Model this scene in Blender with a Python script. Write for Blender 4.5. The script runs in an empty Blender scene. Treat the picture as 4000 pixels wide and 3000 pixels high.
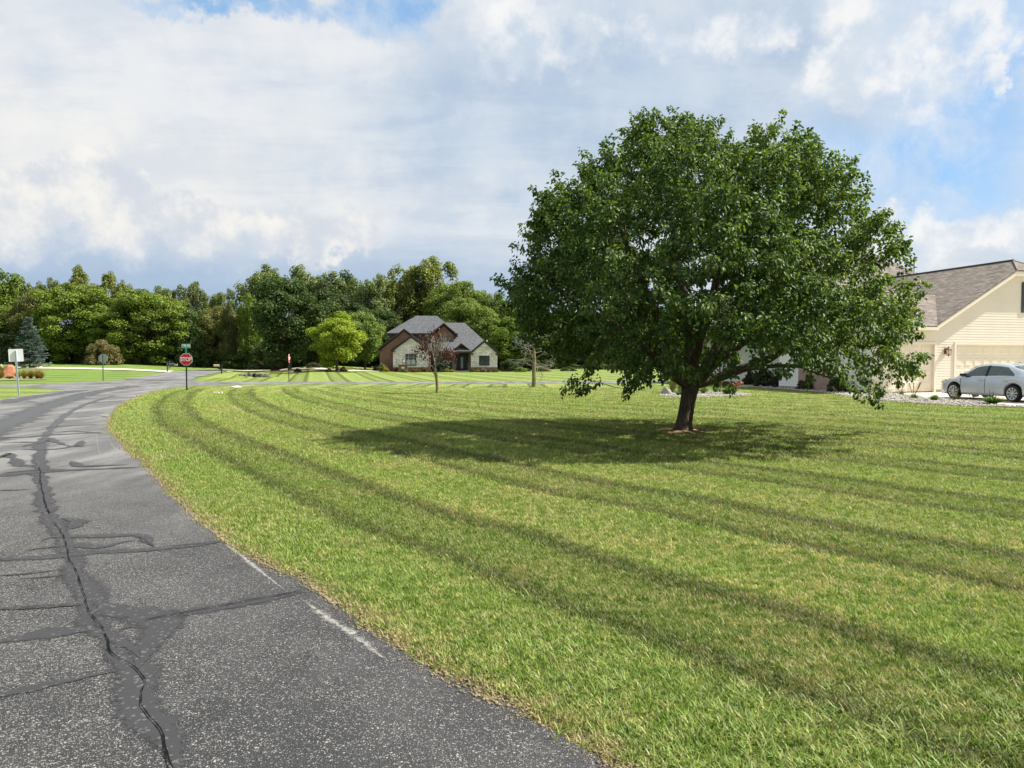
import bpy, math, random
import numpy as np
from mathutils import Vector, Matrix
from mathutils.geometry import tessellate_polygon
R = math.radians
scene = bpy.context.scene
COL = scene.collection

# ------------------------------------------------------------------ camera
EYE, FPX, PITCH = 1.6, 2772.0, math.atan(90 / 2772.0)
cam_d = bpy.data.cameras.new('camera')
cam = bpy.data.objects.new('camera', cam_d)
COL.objects.link(cam)
cam.location = (0, 0, EYE)
cam.rotation_euler = (R(90) - PITCH, 0, 0)
cam_d.sensor_width = 36
cam_d.lens = 36 * FPX / 4000
cam_d.clip_start, cam_d.clip_end = 0.05, 3000
scene.camera = cam

# ------------------------------------------------------------------ exposure, sun
scene.view_settings.view_transform = 'Standard'
scene.view_settings.look = 'None'
EXPO = 1.05
scene.view_settings.exposure = EXPO
scene.view_settings.gamma = 1
scene.view_settings.use_curve_mapping = False
SUN_EL = 49.0
LIGHT = Vector((-1.0, -0.105, -math.tan(R(SUN_EL)))).normalized()      # the way the light travels
sun_d = bpy.data.lights.new('sun', 'SUN')
sun_d.energy = 5.0
sun_d.angle = R(0.5)
sun_d.color = (1.0, 0.95, 0.86)
sun = bpy.data.objects.new('sun', sun_d)
COL.objects.link(sun)
sun.location = (60, 0, 60)
sun.rotation_euler = (-LIGHT).to_track_quat('Z', 'Y').to_euler()
scene.cycles.max_bounces = 8
scene.cycles.transparent_max_bounces = 8
scene.cycles.use_denoising = True


# ------------------------------------------------------------------ node helper
class NT:
    def __init__(s, tree): s.t = tree; s.n = tree.nodes; s.l = tree.links
    def new(s, typ, **kw):
        n = s.n.new(typ)
        for k, v in kw.items(): setattr(n, k, v)
        return n
    def put(s, sock, v):
        if v is None: return
        if hasattr(v, 'is_output'): s.l.new(v, sock)
        elif isinstance(v, (tuple, list)) and sock.type == 'RGBA' and len(v) == 3: sock.default_value = (*v, 1)
        else: sock.default_value = v
    def m(s, op, a, b=None, c=None, clamp=False):
        n = s.new('ShaderNodeMath', operation=op, use_clamp=clamp)
        for i, v in enumerate((a, b, c)): s.put(n.inputs[i], v)
        return n.outputs[0]
    def v(s, op, a, b=None, scale=None):
        n = s.new('ShaderNodeVectorMath', operation=op)
        s.put(n.inputs[0], a); s.put(n.inputs[1], b)
        if scale is not None: s.put(n.inputs['Scale'], scale)
        return n.outputs['Value'] if op in ('LENGTH', 'DOT_PRODUCT', 'DISTANCE') else n.outputs[0]
    def sep(s, a):
        n = s.new('ShaderNodeSeparateXYZ'); s.put(n.inputs[0], a); return n.outputs
    def comb(s, x, y, z):
        n = s.new('ShaderNodeCombineXYZ')
        for i, q in enumerate((x, y, z)): s.put(n.inputs[i], q)
        return n.outputs[0]
    def mix(s, f, a, b, mode='MIX'):
        n = s.new('ShaderNodeMix', data_type='RGBA', blend_type=mode)
        s.put(n.inputs[0], f); s.put(n.inputs[6], a); s.put(n.inputs[7], b)
        return n.outputs[2]
    def noise(s, vec, scale, detail=3, rough=.55, dist=0, col=False):
        n = s.new('ShaderNodeTexNoise')
        s.put(n.inputs['Vector'], vec)
        for k, q in (('Scale', scale), ('Detail', detail), ('Roughness', rough), ('Distortion', dist)): s.put(n.inputs[k], q)
        return n.outputs['Color' if col else 'Fac']
    def vor(s, vec, scale, feature='F1', out='Distance', rnd=1):
        n = s.new('ShaderNodeTexVoronoi', feature=feature)
        s.put(n.inputs['Vector'], vec); s.put(n.inputs['Scale'], scale); s.put(n.inputs['Randomness'], rnd)
        return n.outputs[out]
    def ss(s, x, a, b, lo=0., hi=1.):                                 # smoothstep
        n = s.new('ShaderNodeMapRange', interpolation_type='SMOOTHSTEP')
        for i, q in enumerate((x, a, b, lo, hi)): s.put(n.inputs[i], q)
        return n.outputs[0]
    def ramp(s, f, stops, interp='LINEAR'):
        n = s.new('ShaderNodeValToRGB'); r = n.color_ramp; r.interpolation = interp
        while len(r.elements) < len(stops): r.elements.new(.5)
        for e, (p, c) in zip(r.elements, stops):
            e.position = p; e.color = (c, c, c, 1) if not isinstance(c, (tuple, list)) else (*c, 1)
        s.put(n.inputs[0], f); return n.outputs[0]
    def attr(s, name, kind='GEOMETRY', out='Fac'):
        n = s.new('ShaderNodeAttribute', attribute_name=name, attribute_type=kind); return n.outputs[out]
    def pos(s): return s.new('ShaderNodeNewGeometry').outputs['Position']
    def tc(s, o): return s.new('ShaderNodeTexCoord').outputs[o]
    def bump(s, h, strength=.4, dist=.02):
        n = s.new('ShaderNodeBump'); s.put(n.inputs['Strength'], strength); s.put(n.inputs['Distance'], dist); s.put(n.inputs['Height'], h)
        return n.outputs[0]


def srgb(r, g, b):
    f = lambda c: (c / 255 / 12.92) if c / 255 < .04045 else ((c / 255 + .055) / 1.055) ** 2.4
    return f(r), f(g), f(b)


# ------------------------------------------------------------------ world: Nishita sky behind two layers of cloud
WS = 0.1
world = bpy.data.worlds.new('World'); scene.world = world
world.use_nodes = True
w = NT(world.node_tree); w.n.clear()
sky = w.new('ShaderNodeTexSky', sky_type='NISHITA')
sky.sun_disc = False
sky.sun_elevation = R(SUN_EL); sky.sun_rotation = R(84)
sky.altitude = 200; sky.air_density = 1.0; sky.dust_density = .6; sky.ozone_density = 2.0
d = w.tc('Generated')
dx, dy, dz = w.sep(d)[0:3]
deg = 57.29578
TH = w.m('MULTIPLY', w.m('ARCTAN2', dx, dy), deg)
PH = w.m('MULTIPLY', w.m('ARCSINE', dz), deg)


def C(r, g, b, k=1.0):                                                # a displayed cloud brightness turned into radiance
    q = WS * 2 ** EXPO
    return tuple(c * k / q for c in srgb(r, g, b))


zz = w.m('ADD', w.m('MAXIMUM', dz, 0.0), .16)
plane = w.comb(w.m('DIVIDE', dx, zz), w.m('DIVIDE', dy, zz), 0.0)     # a flat cloud deck overhead
wob = w.noise(d, 5.0, 7, .62, col=True)
wx, wy = w.sep(wob)[0:2]
wob2 = w.noise(d, 16.0, 6, .6, col=True)
vx, vy = w.sep(wob2)[0:2]
THw = w.m('ADD', TH, w.m('ADD', w.m('MULTIPLY', w.m('SUBTRACT', wx, .5), 26), w.m('MULTIPLY', w.m('SUBTRACT', vx, .5), 7)))
PHw = w.m('ADD', PH, w.m('ADD', w.m('MULTIPLY', w.m('SUBTRACT', wy, .5), 15), w.m('MULTIPLY', w.m('SUBTRACT', vy, .5), 5)))


def blob(px, py, rx, ry, soft=1.0, warp=True):
    """a rounded patch of sky round the direction that a landmark of the photograph lies in, edges broken by the noise"""
    t0 = math.degrees(math.atan((px - 2000) / FPX)); p0 = math.degrees(math.atan((1410 - py) / FPX * math.cos(R(t0))))
    rx, ry = rx / 48.4, ry / 48.4
    a = w.m('DIVIDE', w.m('SUBTRACT', THw if warp else TH, t0), rx)
    b = w.m('DIVIDE', w.m('SUBTRACT', PHw if warp else PH, p0), ry)
    q = w.m('SQRT', w.m('ADD', w.m('MULTIPLY', a, a), w.m('MULTIPLY', b, b)))
    return w.ss(q, 1.0 + .5 * soft, 1.0 - .5 * soft)


def add(*xs):
    o = xs[0]
    for x in xs[1:]: o = w.m('MAXIMUM', o, x)
    return o


streak = w.noise(plane, .85, 6, .58, .6)
streak2 = w.noise(w.v('MULTIPLY', plane, (.55, 1.25, 1)), 2.6, 7, .6, .4)
fine = w.noise(d, 8.0, 9, .63)
wisp = w.m('ADD', w.m('MULTIPLY', streak2, .55), w.m('MULTIPLY', fine, .45))
# blue sky, seen in the gaps
blue = w.mix(.7, sky.outputs[0], C(142, 191, 236))
# high, soft grey-white deck with torn layers
deck = w.mix(w.ss(streak, .30, .70), C(194, 210, 228), C(222, 229, 236))
deck = w.mix(w.m('MULTIPLY', w.ss(wisp, .40, .62), .60), deck, C(240, 242, 244))
dark = add(blob(1900, 520, 860, 260, 1.8), blob(2550, 330, 560, 280, 1.8), blob(1500, 700, 600, 160, 1.9))
c0 = w.mix(w.m('MULTIPLY', dark, .80), deck, w.mix(w.ss(wisp, .38, .64), C(164, 190, 219), C(197, 214, 231)))
lightv = add(blob(400, 480, 900, 300, 1.8), blob(700, 170, 1000, 190, 1.8), blob(1250, 850, 700, 150, 1.8))
c1 = w.mix(w.m('MULTIPLY', lightv, .72), c0, w.mix(w.ss(wisp, .38, .60), C(216, 223, 233), C(243, 243, 243)))
warm = blob(250, 640, 800, 150, 1.8)
c1 = w.mix(w.m('MULTIPLY', warm, .65), c1, w.mix(w.ss(wisp, .38, .62), C(226, 230, 234), C(246, 244, 239)))
gaps = add(blob(960, 45, 290, 40, 1.5), blob(1490, 100, 160, 90, 1.4), blob(3790, 300, 260, 330, 1.4), blob(3480, 700, 480, 150, 1.7))
gaps = w.m('MULTIPLY', gaps, .95)
c2 = w.mix(gaps, c1, blue)
veil = w.m('MULTIPLY', w.ss(w.noise(d, 11, 8, .62, .3), .40, .66), .85)
c3 = w.mix(w.m('MULTIPLY', veil, gaps), c2, C(218, 230, 243))
# smooth blue-grey air low over the trees
low = w.m('MULTIPLY', w.ss(w.m('ADD', PH, w.m('MULTIPLY', w.m('SUBTRACT', wx, .5), 5)), 11.5, 5.0), w.ss(TH, 18, -2))
c3 = w.mix(w.m('MULTIPLY', low, .85), c3, C(160, 186, 215))
# heaped clouds: a low soft bank on the left, towers on the right
cumL = add(blob(120, 730, 210, 80, .5), blob(470, 765, 210, 70, .5), blob(740, 800, 150, 60, .6), blob(1120, 885, 380, 55, .9), blob(350, 860, 600, 80, 1.2))
cumR = add(blob(3640, 240, 170, 250, .9), blob(3230, 330, 150, 100, .9), blob(3940, 300, 80, 110, .7), blob(3450, 110, 260, 130, 1.2), blob(3820, 930, 340, 85, .6), blob(2150, 190, 270, 110, 1.5), blob(2750, 160, 200, 60, 1.4))
puff = w.noise(d, 17, 8, .60)
c4 = w.mix(w.m('MULTIPLY', cumL, .85), c3, w.mix(w.ss(puff, .36, .64), C(212, 219, 229), C(251, 248, 241)))
c4 = w.mix(w.m('MULTIPLY', cumR, w.ss(puff, .25, .6, .45, .92)), c4, w.mix(w.ss(puff, .36, .62), C(214, 225, 238), C(249, 249, 248)))
under = blob(260, 950, 1000, 60, 1.6)
c5 = w.mix(w.m('MULTIPLY', under, .5), c4, C(180, 200, 223))
# below the horizon the sky dome just fades to a ground-haze tone
c6 = w.mix(w.ss(dz, 0.0, -.05), c5, C(120, 130, 110))
bg = w.new('ShaderNodeBackground'); w.put(bg.inputs[0], c6); bg.inputs[1].default_value = WS
out = w.new('ShaderNodeOutputWorld'); w.l.new(bg.outputs[0], out.inputs[0])


# ------------------------------------------------------------------ ground shape and photo-to-ground survey
_zpx = np.array([-2500, 0, 500, 620, 740, 850, 960, 1090, 1200, 1260, 1460, 1600, 2000, 2450, 3000, 6000])
_zfa = np.array([1.3, 1.33, 1.3, .95, .5, .45, .05, .15, .85, 1.1, .45, .22, .15, .45, .4, .4])


def gz(x, y):
    x = np.asarray(x, float); y = np.asarray(y, float)
    yy = np.maximum(y, 1.0)
    px = 2000 + FPX * x / yy
    t = np.clip((yy - 62) / 68, 0, 1)
    z = np.interp(px, _zpx, _zfa) * t
    z = z - .42 * np.exp(-(((x + 28.0) / 3.2) ** 2 + ((y - 77) / 6.5) ** 2)) * np.clip((y - 62) / 6, 0, 1)
    gx, gy = x - 21.5, y - 37.0                                        # the low pad under the right-hand house
    return np.where(y > 0, z, 0.0)


def ray(px, py):
    a, b = (px - 2000) / FPX, (1500 - py) / FPX
    cp, sp = math.cos(PITCH), math.sin(PITCH)
    v = np.array([a, cp + b * sp, -sp + b * cp])
    return v / v[1]


def G(px, py):
    """where the ground lies under a point of the photograph (a surveyed point)"""
    v = ray(px, py)
    t = EYE / max(-v[2], 1e-4)
    for _ in range(60):
        t = .5 * t + .5 * (EYE - float(gz(v[0] * t, t))) / max(-v[2], 1e-4)
        t = min(t, 400)
    return np.array([v[0] * t, t, float(gz(v[0] * t, t))])


def AT(px, Y):
    """ground point at forward distance Y in the direction of column px"""
    x = (px - 2000) / FPX * Y
    return np.array([x, Y, float(gz(x, Y))])


def HT(py, Y): return EYE + (1410 - py) / FPX * Y                      # height that reaches row py at distance Y


# ------------------------------------------------------------------ mesh helpers
def mesh_np(name, V, F, mats=None, parent=None, attrs=None, smooth=False, mi=None, uv=None):
    """V (n,3); F (m,k) constant k. ONE mesh object"""
    V = np.asarray(V, np.float32); F = np.asarray(F, np.int32)
    me = bpy.data.meshes.new(name)
    k = F.shape[1]
    me.vertices.add(len(V)); me.vertices.foreach_set('co', V.ravel())
    me.loops.add(F.size); me.loops.foreach_set('vertex_index', F.ravel())
    me.polygons.add(len(F)); me.polygons.foreach_set('loop_start', np.arange(0, F.size, k, dtype=np.int32))
    me.polygons.foreach_set('loop_total', np.full(len(F), k, np.int32))
    if mats:
        for m_ in (mats if isinstance(mats, (list, tuple)) else [mats]): me.materials.append(m_)
    if mi is not None: me.polygons.foreach_set('material_index', np.asarray(mi, np.int32))
    if smooth: me.polygons.foreach_set('use_smooth', np.ones(len(F), bool))
    me.update(calc_edges=True)
    for an, av in (attrs or {}).items():
        a = me.attributes.new(an, 'FLOAT', 'POINT'); a.data.foreach_set('value', np.asarray(av, np.float32))
    if uv is not None:
        l = me.uv_layers.new(name='UVMap'); l.data.foreach_set('uv', np.asarray(uv, np.float32).ravel())
    o = bpy.data.objects.new(name, me); COL.objects.link(o)
    if parent: o.parent = parent
    return o


class MB:
    """collects boxes, prisms and plates that become ONE mesh"""
    def __init__(s): s.v = []; s.f = []
    def face(s, pts):
        i = len(s.v); s.v += [tuple(map(float, p)) for p in pts]; s.f.append(tuple(range(i, i + len(pts)))); return s
    def box(s, x0, x1, y0, y1, z0, z1):
        p = [(x0, y0, z0), (x1, y0, z0), (x1, y1, z0), (x0, y1, z0), (x0, y0, z1), (x1, y0, z1), (x1, y1, z1), (x0, y1, z1)]
        for q in ((0, 3, 2, 1), (4, 5, 6, 7), (0, 1, 5, 4), (1, 2, 6, 5), (2, 3, 7, 6), (3, 0, 4, 7)): s.face([p[j] for j in q])
        return s
    def slab(s, poly, off):
        """plate: polygon plus a copy moved by off (the underside)"""
        a = [Vector(p) for p in poly]; b = [p + Vector(off) for p in a]
        s.face(a); s.face(b[::-1])
        for i in range(len(a)):
            j = (i + 1) % len(a); s.face([a[j], a[i], b[i], b[j]])
        return s
    def tube(s, p0, p1, r0, r1=None, n=10, caps=True):
        r1 = r0 if r1 is None else r1
        p0, p1 = Vector(p0), Vector(p1); ax = (p1 - p0).normalized()
        u = ax.orthogonal().normalized(); q = ax.cross(u)
        A = [p0 + (u * math.cos(2 * math.pi * i / n) + q * math.sin(2 * math.pi * i / n)) * r0 for i in range(n)]
        B = [p1 + (u * math.cos(2 * math.pi * i / n) + q * math.sin(2 * math.pi * i / n)) * r1 for i in range(n)]
        for i in range(n): s.face([A[i], A[(i + 1) % n], B[(i + 1) % n], B[i]])
        if caps: s.face(A[::-1]); s.face(B)
        return s
    def lathe(s, prof, c=(0, 0), n=16):
        for (r0, z0), (r1, z1) in zip(prof, prof[1:]):
            for i in range(n):
                a, b = 2 * math.pi * i / n, 2 * math.pi * (i + 1) / n
                P = lambda r, z, t: (c[0] + r * math.cos(t), c[1] + r * math.sin(t), z)
                s.face([P(r0, z0, a), P(r0, z0, b), P(r1, z1, b), P(r1, z1, a)])
        return s
    def build(s, name, mat, parent=None, bevel=0, smooth=False):
        me = bpy.data.meshes.new(name)
        me.from_pydata(s.v, [], s.f); me.materials.append(mat)
        uv = me.uv_layers.new(name='UVMap')
        for p in me.polygons:
            n = p.normal; t = Vector((0, 0, 1)).cross(n)
            t = Vector((1, 0, 0)) if t.length < 1e-3 else t.normalized()
            b = n.cross(t)
            for li in p.loop_indices:
                q = me.vertices[me.loops[li].vertex_index].co; uv.data[li].uv = (q.dot(t), q.dot(b))
            p.use_smooth = smooth
        o = bpy.data.objects.new(name, me); COL.objects.link(o)
        if parent: o.parent = parent
        if bevel:
            bv = o.modifiers.new('bevel', 'BEVEL'); bv.width = bevel; bv.segments = 2; bv.limit_method = 'ANGLE'
            me.validate()
        return o


def tag(o, label, cat, group=None):
    o['label'] = label; o['category'] = cat
    if group: o['group'] = group
    return o


def thing(name, label, cat, loc=(0, 0, 0), rz=0., group=None):
    o = bpy.data.objects.new(name, None); COL.objects.link(o)
    o.empty_display_size = .3
    o.location = [float(c) for c in loc]; o.rotation_euler = (0, 0, rz)
    return tag(o, label, cat, group)


def struct(o, kind='structure'):
    o['kind'] = kind; return o


def dup(root, loc, rz=0., sc=(1, 1, 1), label=None, group=None, color=None, cat=None):
    r = root.copy(); COL.objects.link(r)
    r.location = [float(c) for c in loc]; r.rotation_euler = (0, 0, rz); r.scale = sc
    if label: r['label'] = label
    if cat: r['category'] = cat
    if group: r['group'] = group
    elif 'group' in r.keys() and label: del r['group']
    for ch in list(root.children):
        c = ch.copy(); COL.objects.link(c); c.parent = r
        if color and ch.name.startswith('crown'): c.color = (*color, 1)
        for g in ch.children:
            d_ = g.copy(); COL.objects.link(d_); d_.parent = c
    return r


def tubes(E, k=5):
    """E rows: p0 p1 r0 r1 -> tapered open prisms, vectorised"""
    E = np.asarray(E, float); p0, p1, r0, r1 = E[:, 0:3], E[:, 3:6], E[:, 6], E[:, 7]
    ax = p1 - p0; ax /= np.linalg.norm(ax, axis=1)[:, None] + 1e-9
    ref = np.where(np.abs(ax[:, 2:3]) > .9, np.array([[1., 0, 0]]), np.array([[0, 0, 1.]]))
    u = np.cross(ax, ref); u /= np.linalg.norm(u, axis=1)[:, None] + 1e-9
    q = np.cross(ax, u)
    a = np.arange(k) * 2 * np.pi / k
    ring = u[:, None, :] * np.cos(a)[None, :, None] + q[:, None, :] * np.sin(a)[None, :, None]
    A = p0[:, None, :] + ring * r0[:, None, None]; B = p1[:, None, :] + ring * r1[:, None, None]
    V = np.concatenate([A, B], 1).reshape(-1, 3)
    i = np.arange(k); j = (i + 1) % k
    f = np.stack([i, j, j + k, i + k], 1)
    F = (f[None] + (np.arange(len(E)) * 2 * k)[:, None, None]).reshape(-1, 4)
    return V, F


def sweep(path, rad, k=12, lump=0., seed=0):
    """one smooth tube along a path with a radius per point"""
    rng = np.random.default_rng(seed)
    P = np.asarray(path, float); n = len(P)
    T = np.gradient(P, axis=0); T /= np.linalg.norm(T, axis=1)[:, None]
    ref = np.array([1., 0.05, 0]); V = []
    ph = rng.uniform(0, 6.28, 6)
    for i in range(n):
        u = np.cross(T[i], ref); u /= np.linalg.norm(u); q = np.cross(T[i], u)
        a = np.arange(k) * 2 * np.pi / k
        rr = rad[i] * (1 + lump * (np.sin(3 * a + ph[0] + i * .12) * .5 + np.sin(5 * a + ph[1] + i * .07) * .35 + np.sin(9 * a + ph[2] - i * .1) * .25))
        V.append(P[i] + rr[:, None] * (u * np.cos(a)[:, None] + q * np.sin(a)[:, None]))
    V = np.concatenate(V)
    F = []
    for i in range(n - 1):
        for j in range(k): F.append((i * k + j, i * k + (j + 1) % k, (i + 1) * k + (j + 1) % k, (i + 1) * k + j))
    return V, np.array(F)


def unit(v): return v / (np.linalg.norm(v, axis=-1, keepdims=True) + 1e-9)


def leaves(pos, axis, nrm, L, W, rnd, fold=.25):
    """pointed oval leaves folded on the midrib: two quads each. axis = base to tip, nrm = rough face normal"""
    a = unit(axis); s = unit(np.cross(a, nrm)); n = np.cross(s, a)
    L = L[:, None]; W = W[:, None]
    b = pos; t = pos + a * L - n * L * .10
    up = n * W * fold
    l1 = pos + a * L * .28 - s * W * .46 + up; l2 = pos + a * L * .68 - s * W * .36 + up * .7
    r1 = pos + a * L * .28 + s * W * .46 + up; r2 = pos + a * L * .68 + s * W * .36 + up * .7
    V = np.stack([b, r1, r2, t, l2, l1], 1).reshape(-1, 3)
    f = np.array([[0, 1, 2, 3], [0, 3, 4, 5]])
    F = (f[None] + (np.arange(len(pos)) * 6)[:, None, None]).reshape(-1, 4)
    return V, F, np.repeat(rnd, 6)


def cards(pos, nrm, size, rnd, rng):
    """small bent leaf sprays for far crowns: one folded quad pair"""
    r = unit(rng.normal(size=pos.shape)); a = unit(np.cross(nrm, r)); return leaves(pos - a * size[:, None] * .5, a, nrm, size, size * .8, rnd, .3)


# ------------------------------------------------------------------ materials
MATS = {}


def mat(name, base=(.5, .5, .5), rough=.7, spec=.3, metal=0., fn=None):
    """principled material; fn(nodes, bsdf) may replace inputs by node outputs"""
    m_ = bpy.data.materials.new(name); m_.use_nodes = True
    t = NT(m_.node_tree); b = m_.node_tree.nodes['Principled BSDF']
    b.inputs['Base Color'].default_value = (*base, 1)
    b.inputs['Roughness'].default_value = rough
    b.inputs['Specular IOR Level'].default_value = spec
    b.inputs['Metallic'].default_value = metal
    if fn: fn(t, b)
    MATS[name] = m_
    return m_


def vary(base, scale=3., amt=.35, bumpk=.2, coord='Object'):
    """base colour with soft natural mottling"""
    def fn(t, b):
        c = t.tc(coord)
        n = t.noise(c, scale, 5, .6); n2 = t.noise(c, scale * 9, 3, .6)
        f = t.m('ADD', t.m('MULTIPLY', n, .7), t.m('MULTIPLY', n2, .3))
        k = t.ss(f, .3, .7, 1 - amt, 1 + amt)
        t.put(b.inputs['Base Color'], t.v('SCALE', base, scale=k))
        if bumpk: t.put(b.inputs['Normal'], t.bump(n2, bumpk, .02))
    return fn


def leafmat(name, dark, light, trans=.3, rough=.45, spec=.35, obj=False):
    """leaf faces: colour varies leaf by leaf; light shines through"""
    m_ = bpy.data.materials.new(name); m_.use_nodes = True
    t = NT(m_.node_tree); b = m_.node_tree.nodes['Principled BSDF']; o = m_.node_tree.nodes['Material Output']
    c = t.mix(t.attr('rnd'), dark, light)
    if obj: c = t.mix(1.0, c, t.new('ShaderNodeObjectInfo').outputs['Color'], 'MULTIPLY')
    t.put(b.inputs['Base Color'], c); b.inputs['Roughness'].default_value = rough; b.inputs['Specular IOR Level'].default_value = spec
    tr = t.new('ShaderNodeBsdfTranslucent'); t.put(tr.inputs[0], t.mix(1.0, c, (1.5, 1.45, .55), 'MULTIPLY'))
    mx = t.new('ShaderNodeMixShader'); mx.inputs[0].default_value = trans
    t.l.new(b.outputs[0], mx.inputs[1]); t.l.new(tr.outputs[0], mx.inputs[2]); t.l.new(mx.outputs[0], o.inputs[0])
    MATS[name] = m_
    return m_


# lawn colour, shared by the ground sheet and the blades standing on it
def lawn_group():
    g = bpy.data.node_groups.new('lawn_colour', 'ShaderNodeTree')
    for n_, ty in (('Position', 'NodeSocketVector'), ('Mow', 'NodeSocketFloat'), ('Lush', 'NodeSocketFloat')):
        g.interface.new_socket(n_, in_out='INPUT', socket_type=ty)
    g.interface.new_socket('Color', in_out='OUTPUT', socket_type='NodeSocketColor')
    t = NT(g); i = t.new('NodeGroupInput'); o = t.new('NodeGroupOutput')
    p, mow, lush = i.outputs[0], i.outputs[1], i.outputs[2]
    big = t.noise(p, .16, 3, .5); mid = t.noise(p, .9, 4, .6); sm = t.noise(p, 8.5, 4, .68); fi = t.noise(p, 38, 2, .6)
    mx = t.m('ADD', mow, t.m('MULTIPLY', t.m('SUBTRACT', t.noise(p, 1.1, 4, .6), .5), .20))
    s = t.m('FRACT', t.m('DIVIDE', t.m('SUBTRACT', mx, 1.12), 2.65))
    stripe = t.ramp(s, [(0, .50), (.035, .42), (.085, .78), (.20, .88), (.32, .82), (.37, .42), (.42, .52), (.49, 1.16), (.62, 1.04), (.88, 1.0), (.95, 1.18), (1, .58)])  # mowing bands: light and dark sheen of leaning blades, painted into the colour
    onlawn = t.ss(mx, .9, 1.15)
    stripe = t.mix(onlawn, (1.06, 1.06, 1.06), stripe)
    green = t.mix(t.ss(sm, .35, .65), (.112, .182, .019), (.245, .322, .074))
    dry = t.m('ADD', t.m('MULTIPLY', mid, .32), t.m('ADD', t.m('MULTIPLY', sm, .56), t.m('MULTIPLY', big, .12)))
    dry = t.m('MULTIPLY', t.ss(dry, .46, .60), t.ss(lush, 0.0, 1.0, .64, .12))
    c = t.mix(dry, green, (.395, .322, .148))
    c = t.mix(t.m('MULTIPLY', lush, .65), c, (.125, .205, .042))
    bluegr = t.m('MULTIPLY', t.ss(t.noise(p, .45, 3, .5), .55, .75), .35)
    c = t.mix(bluegr, c, (.18, .27, .085))
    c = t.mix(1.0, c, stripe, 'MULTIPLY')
    c = t.v('SCALE', c, scale=t.ss(fi, .25, .75, .77, 1.20))
    edge = t.m('MULTIPLY', t.ss(mx, .26, .02), t.ss(t.noise(p, 7, 3), .3, .55))
    c = t.mix(t.m('MULTIPLY', edge, .85), c, (.34, .26, .145))
    t.put(o.inputs[0], c)
    return g


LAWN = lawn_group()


def lawn_mat(name, blades):
    m_ = bpy.data.materials.new(name); m_.use_nodes = True
    t = NT(m_.node_tree); b = m_.node_tree.nodes['Principled BSDF']; o = m_.node_tree.nodes['Material Output']
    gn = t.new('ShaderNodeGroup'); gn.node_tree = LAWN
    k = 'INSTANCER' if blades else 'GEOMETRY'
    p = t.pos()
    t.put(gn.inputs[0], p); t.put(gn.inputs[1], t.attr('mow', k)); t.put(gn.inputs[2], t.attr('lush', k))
    c = gn.outputs[0]
    b.inputs['Specular IOR Level'].default_value = .12; b.inputs['Roughness'].default_value = .75
    if blades:
        straw = t.m('GREATER_THAN', t.attr('rnd'), .84)
        c = t.mix(t.m('MULTIPLY', straw, .75), c, (.205, .185, .085))
        c = t.v('SCALE', c, scale=t.m('ADD', .62, t.m('MULTIPLY', t.attr('rnd'), 1.15)))
        t.put(b.inputs['Base Color'], c); b.inputs['Roughness'].default_value = .5; b.inputs['Specular IOR Level'].default_value = .25
        tr = t.new('ShaderNodeBsdfTranslucent'); t.put(tr.inputs[0], t.mix(1.0, c, (1.25, 1.3, .7), 'MULTIPLY'))
        mx = t.new('ShaderNodeMixShader'); mx.inputs[0].default_value = .32
        t.l.new(b.outputs[0], mx.inputs[1]); t.l.new(tr.outputs[0], mx.inputs[2]); t.l.new(mx.outputs[0], o.inputs[0])
    else:
        q = t.v('MULTIPLY', p, (1, .55, 1))
        n = t.m('ADD', t.noise(p, 45, 3, .7), t.m('MULTIPLY', t.noise(p, 9, 3, .7), 1.3))
        gr = t.ss(t.noise(q, 26, 4, .75), .3, .72, .70, 1.28)
        near = t.ss(t.v('LENGTH', p), 34, 10)
        c = t.v('SCALE', c, scale=gr)
        c = t.mix(t.m('MULTIPLY', near, .62), c, t.mix(t.noise(p, 12, 3, .6), (.030, .034, .010), (.095, .080, .038)))   # thatch and soil under the standing blades
        t.put(b.inputs['Base Color'], c); t.put(b.inputs['Normal'], t.bump(n, .85, .05))
    return m_


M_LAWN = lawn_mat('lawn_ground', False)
M_BLADE = lawn_mat('grass_blades', True)


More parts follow.
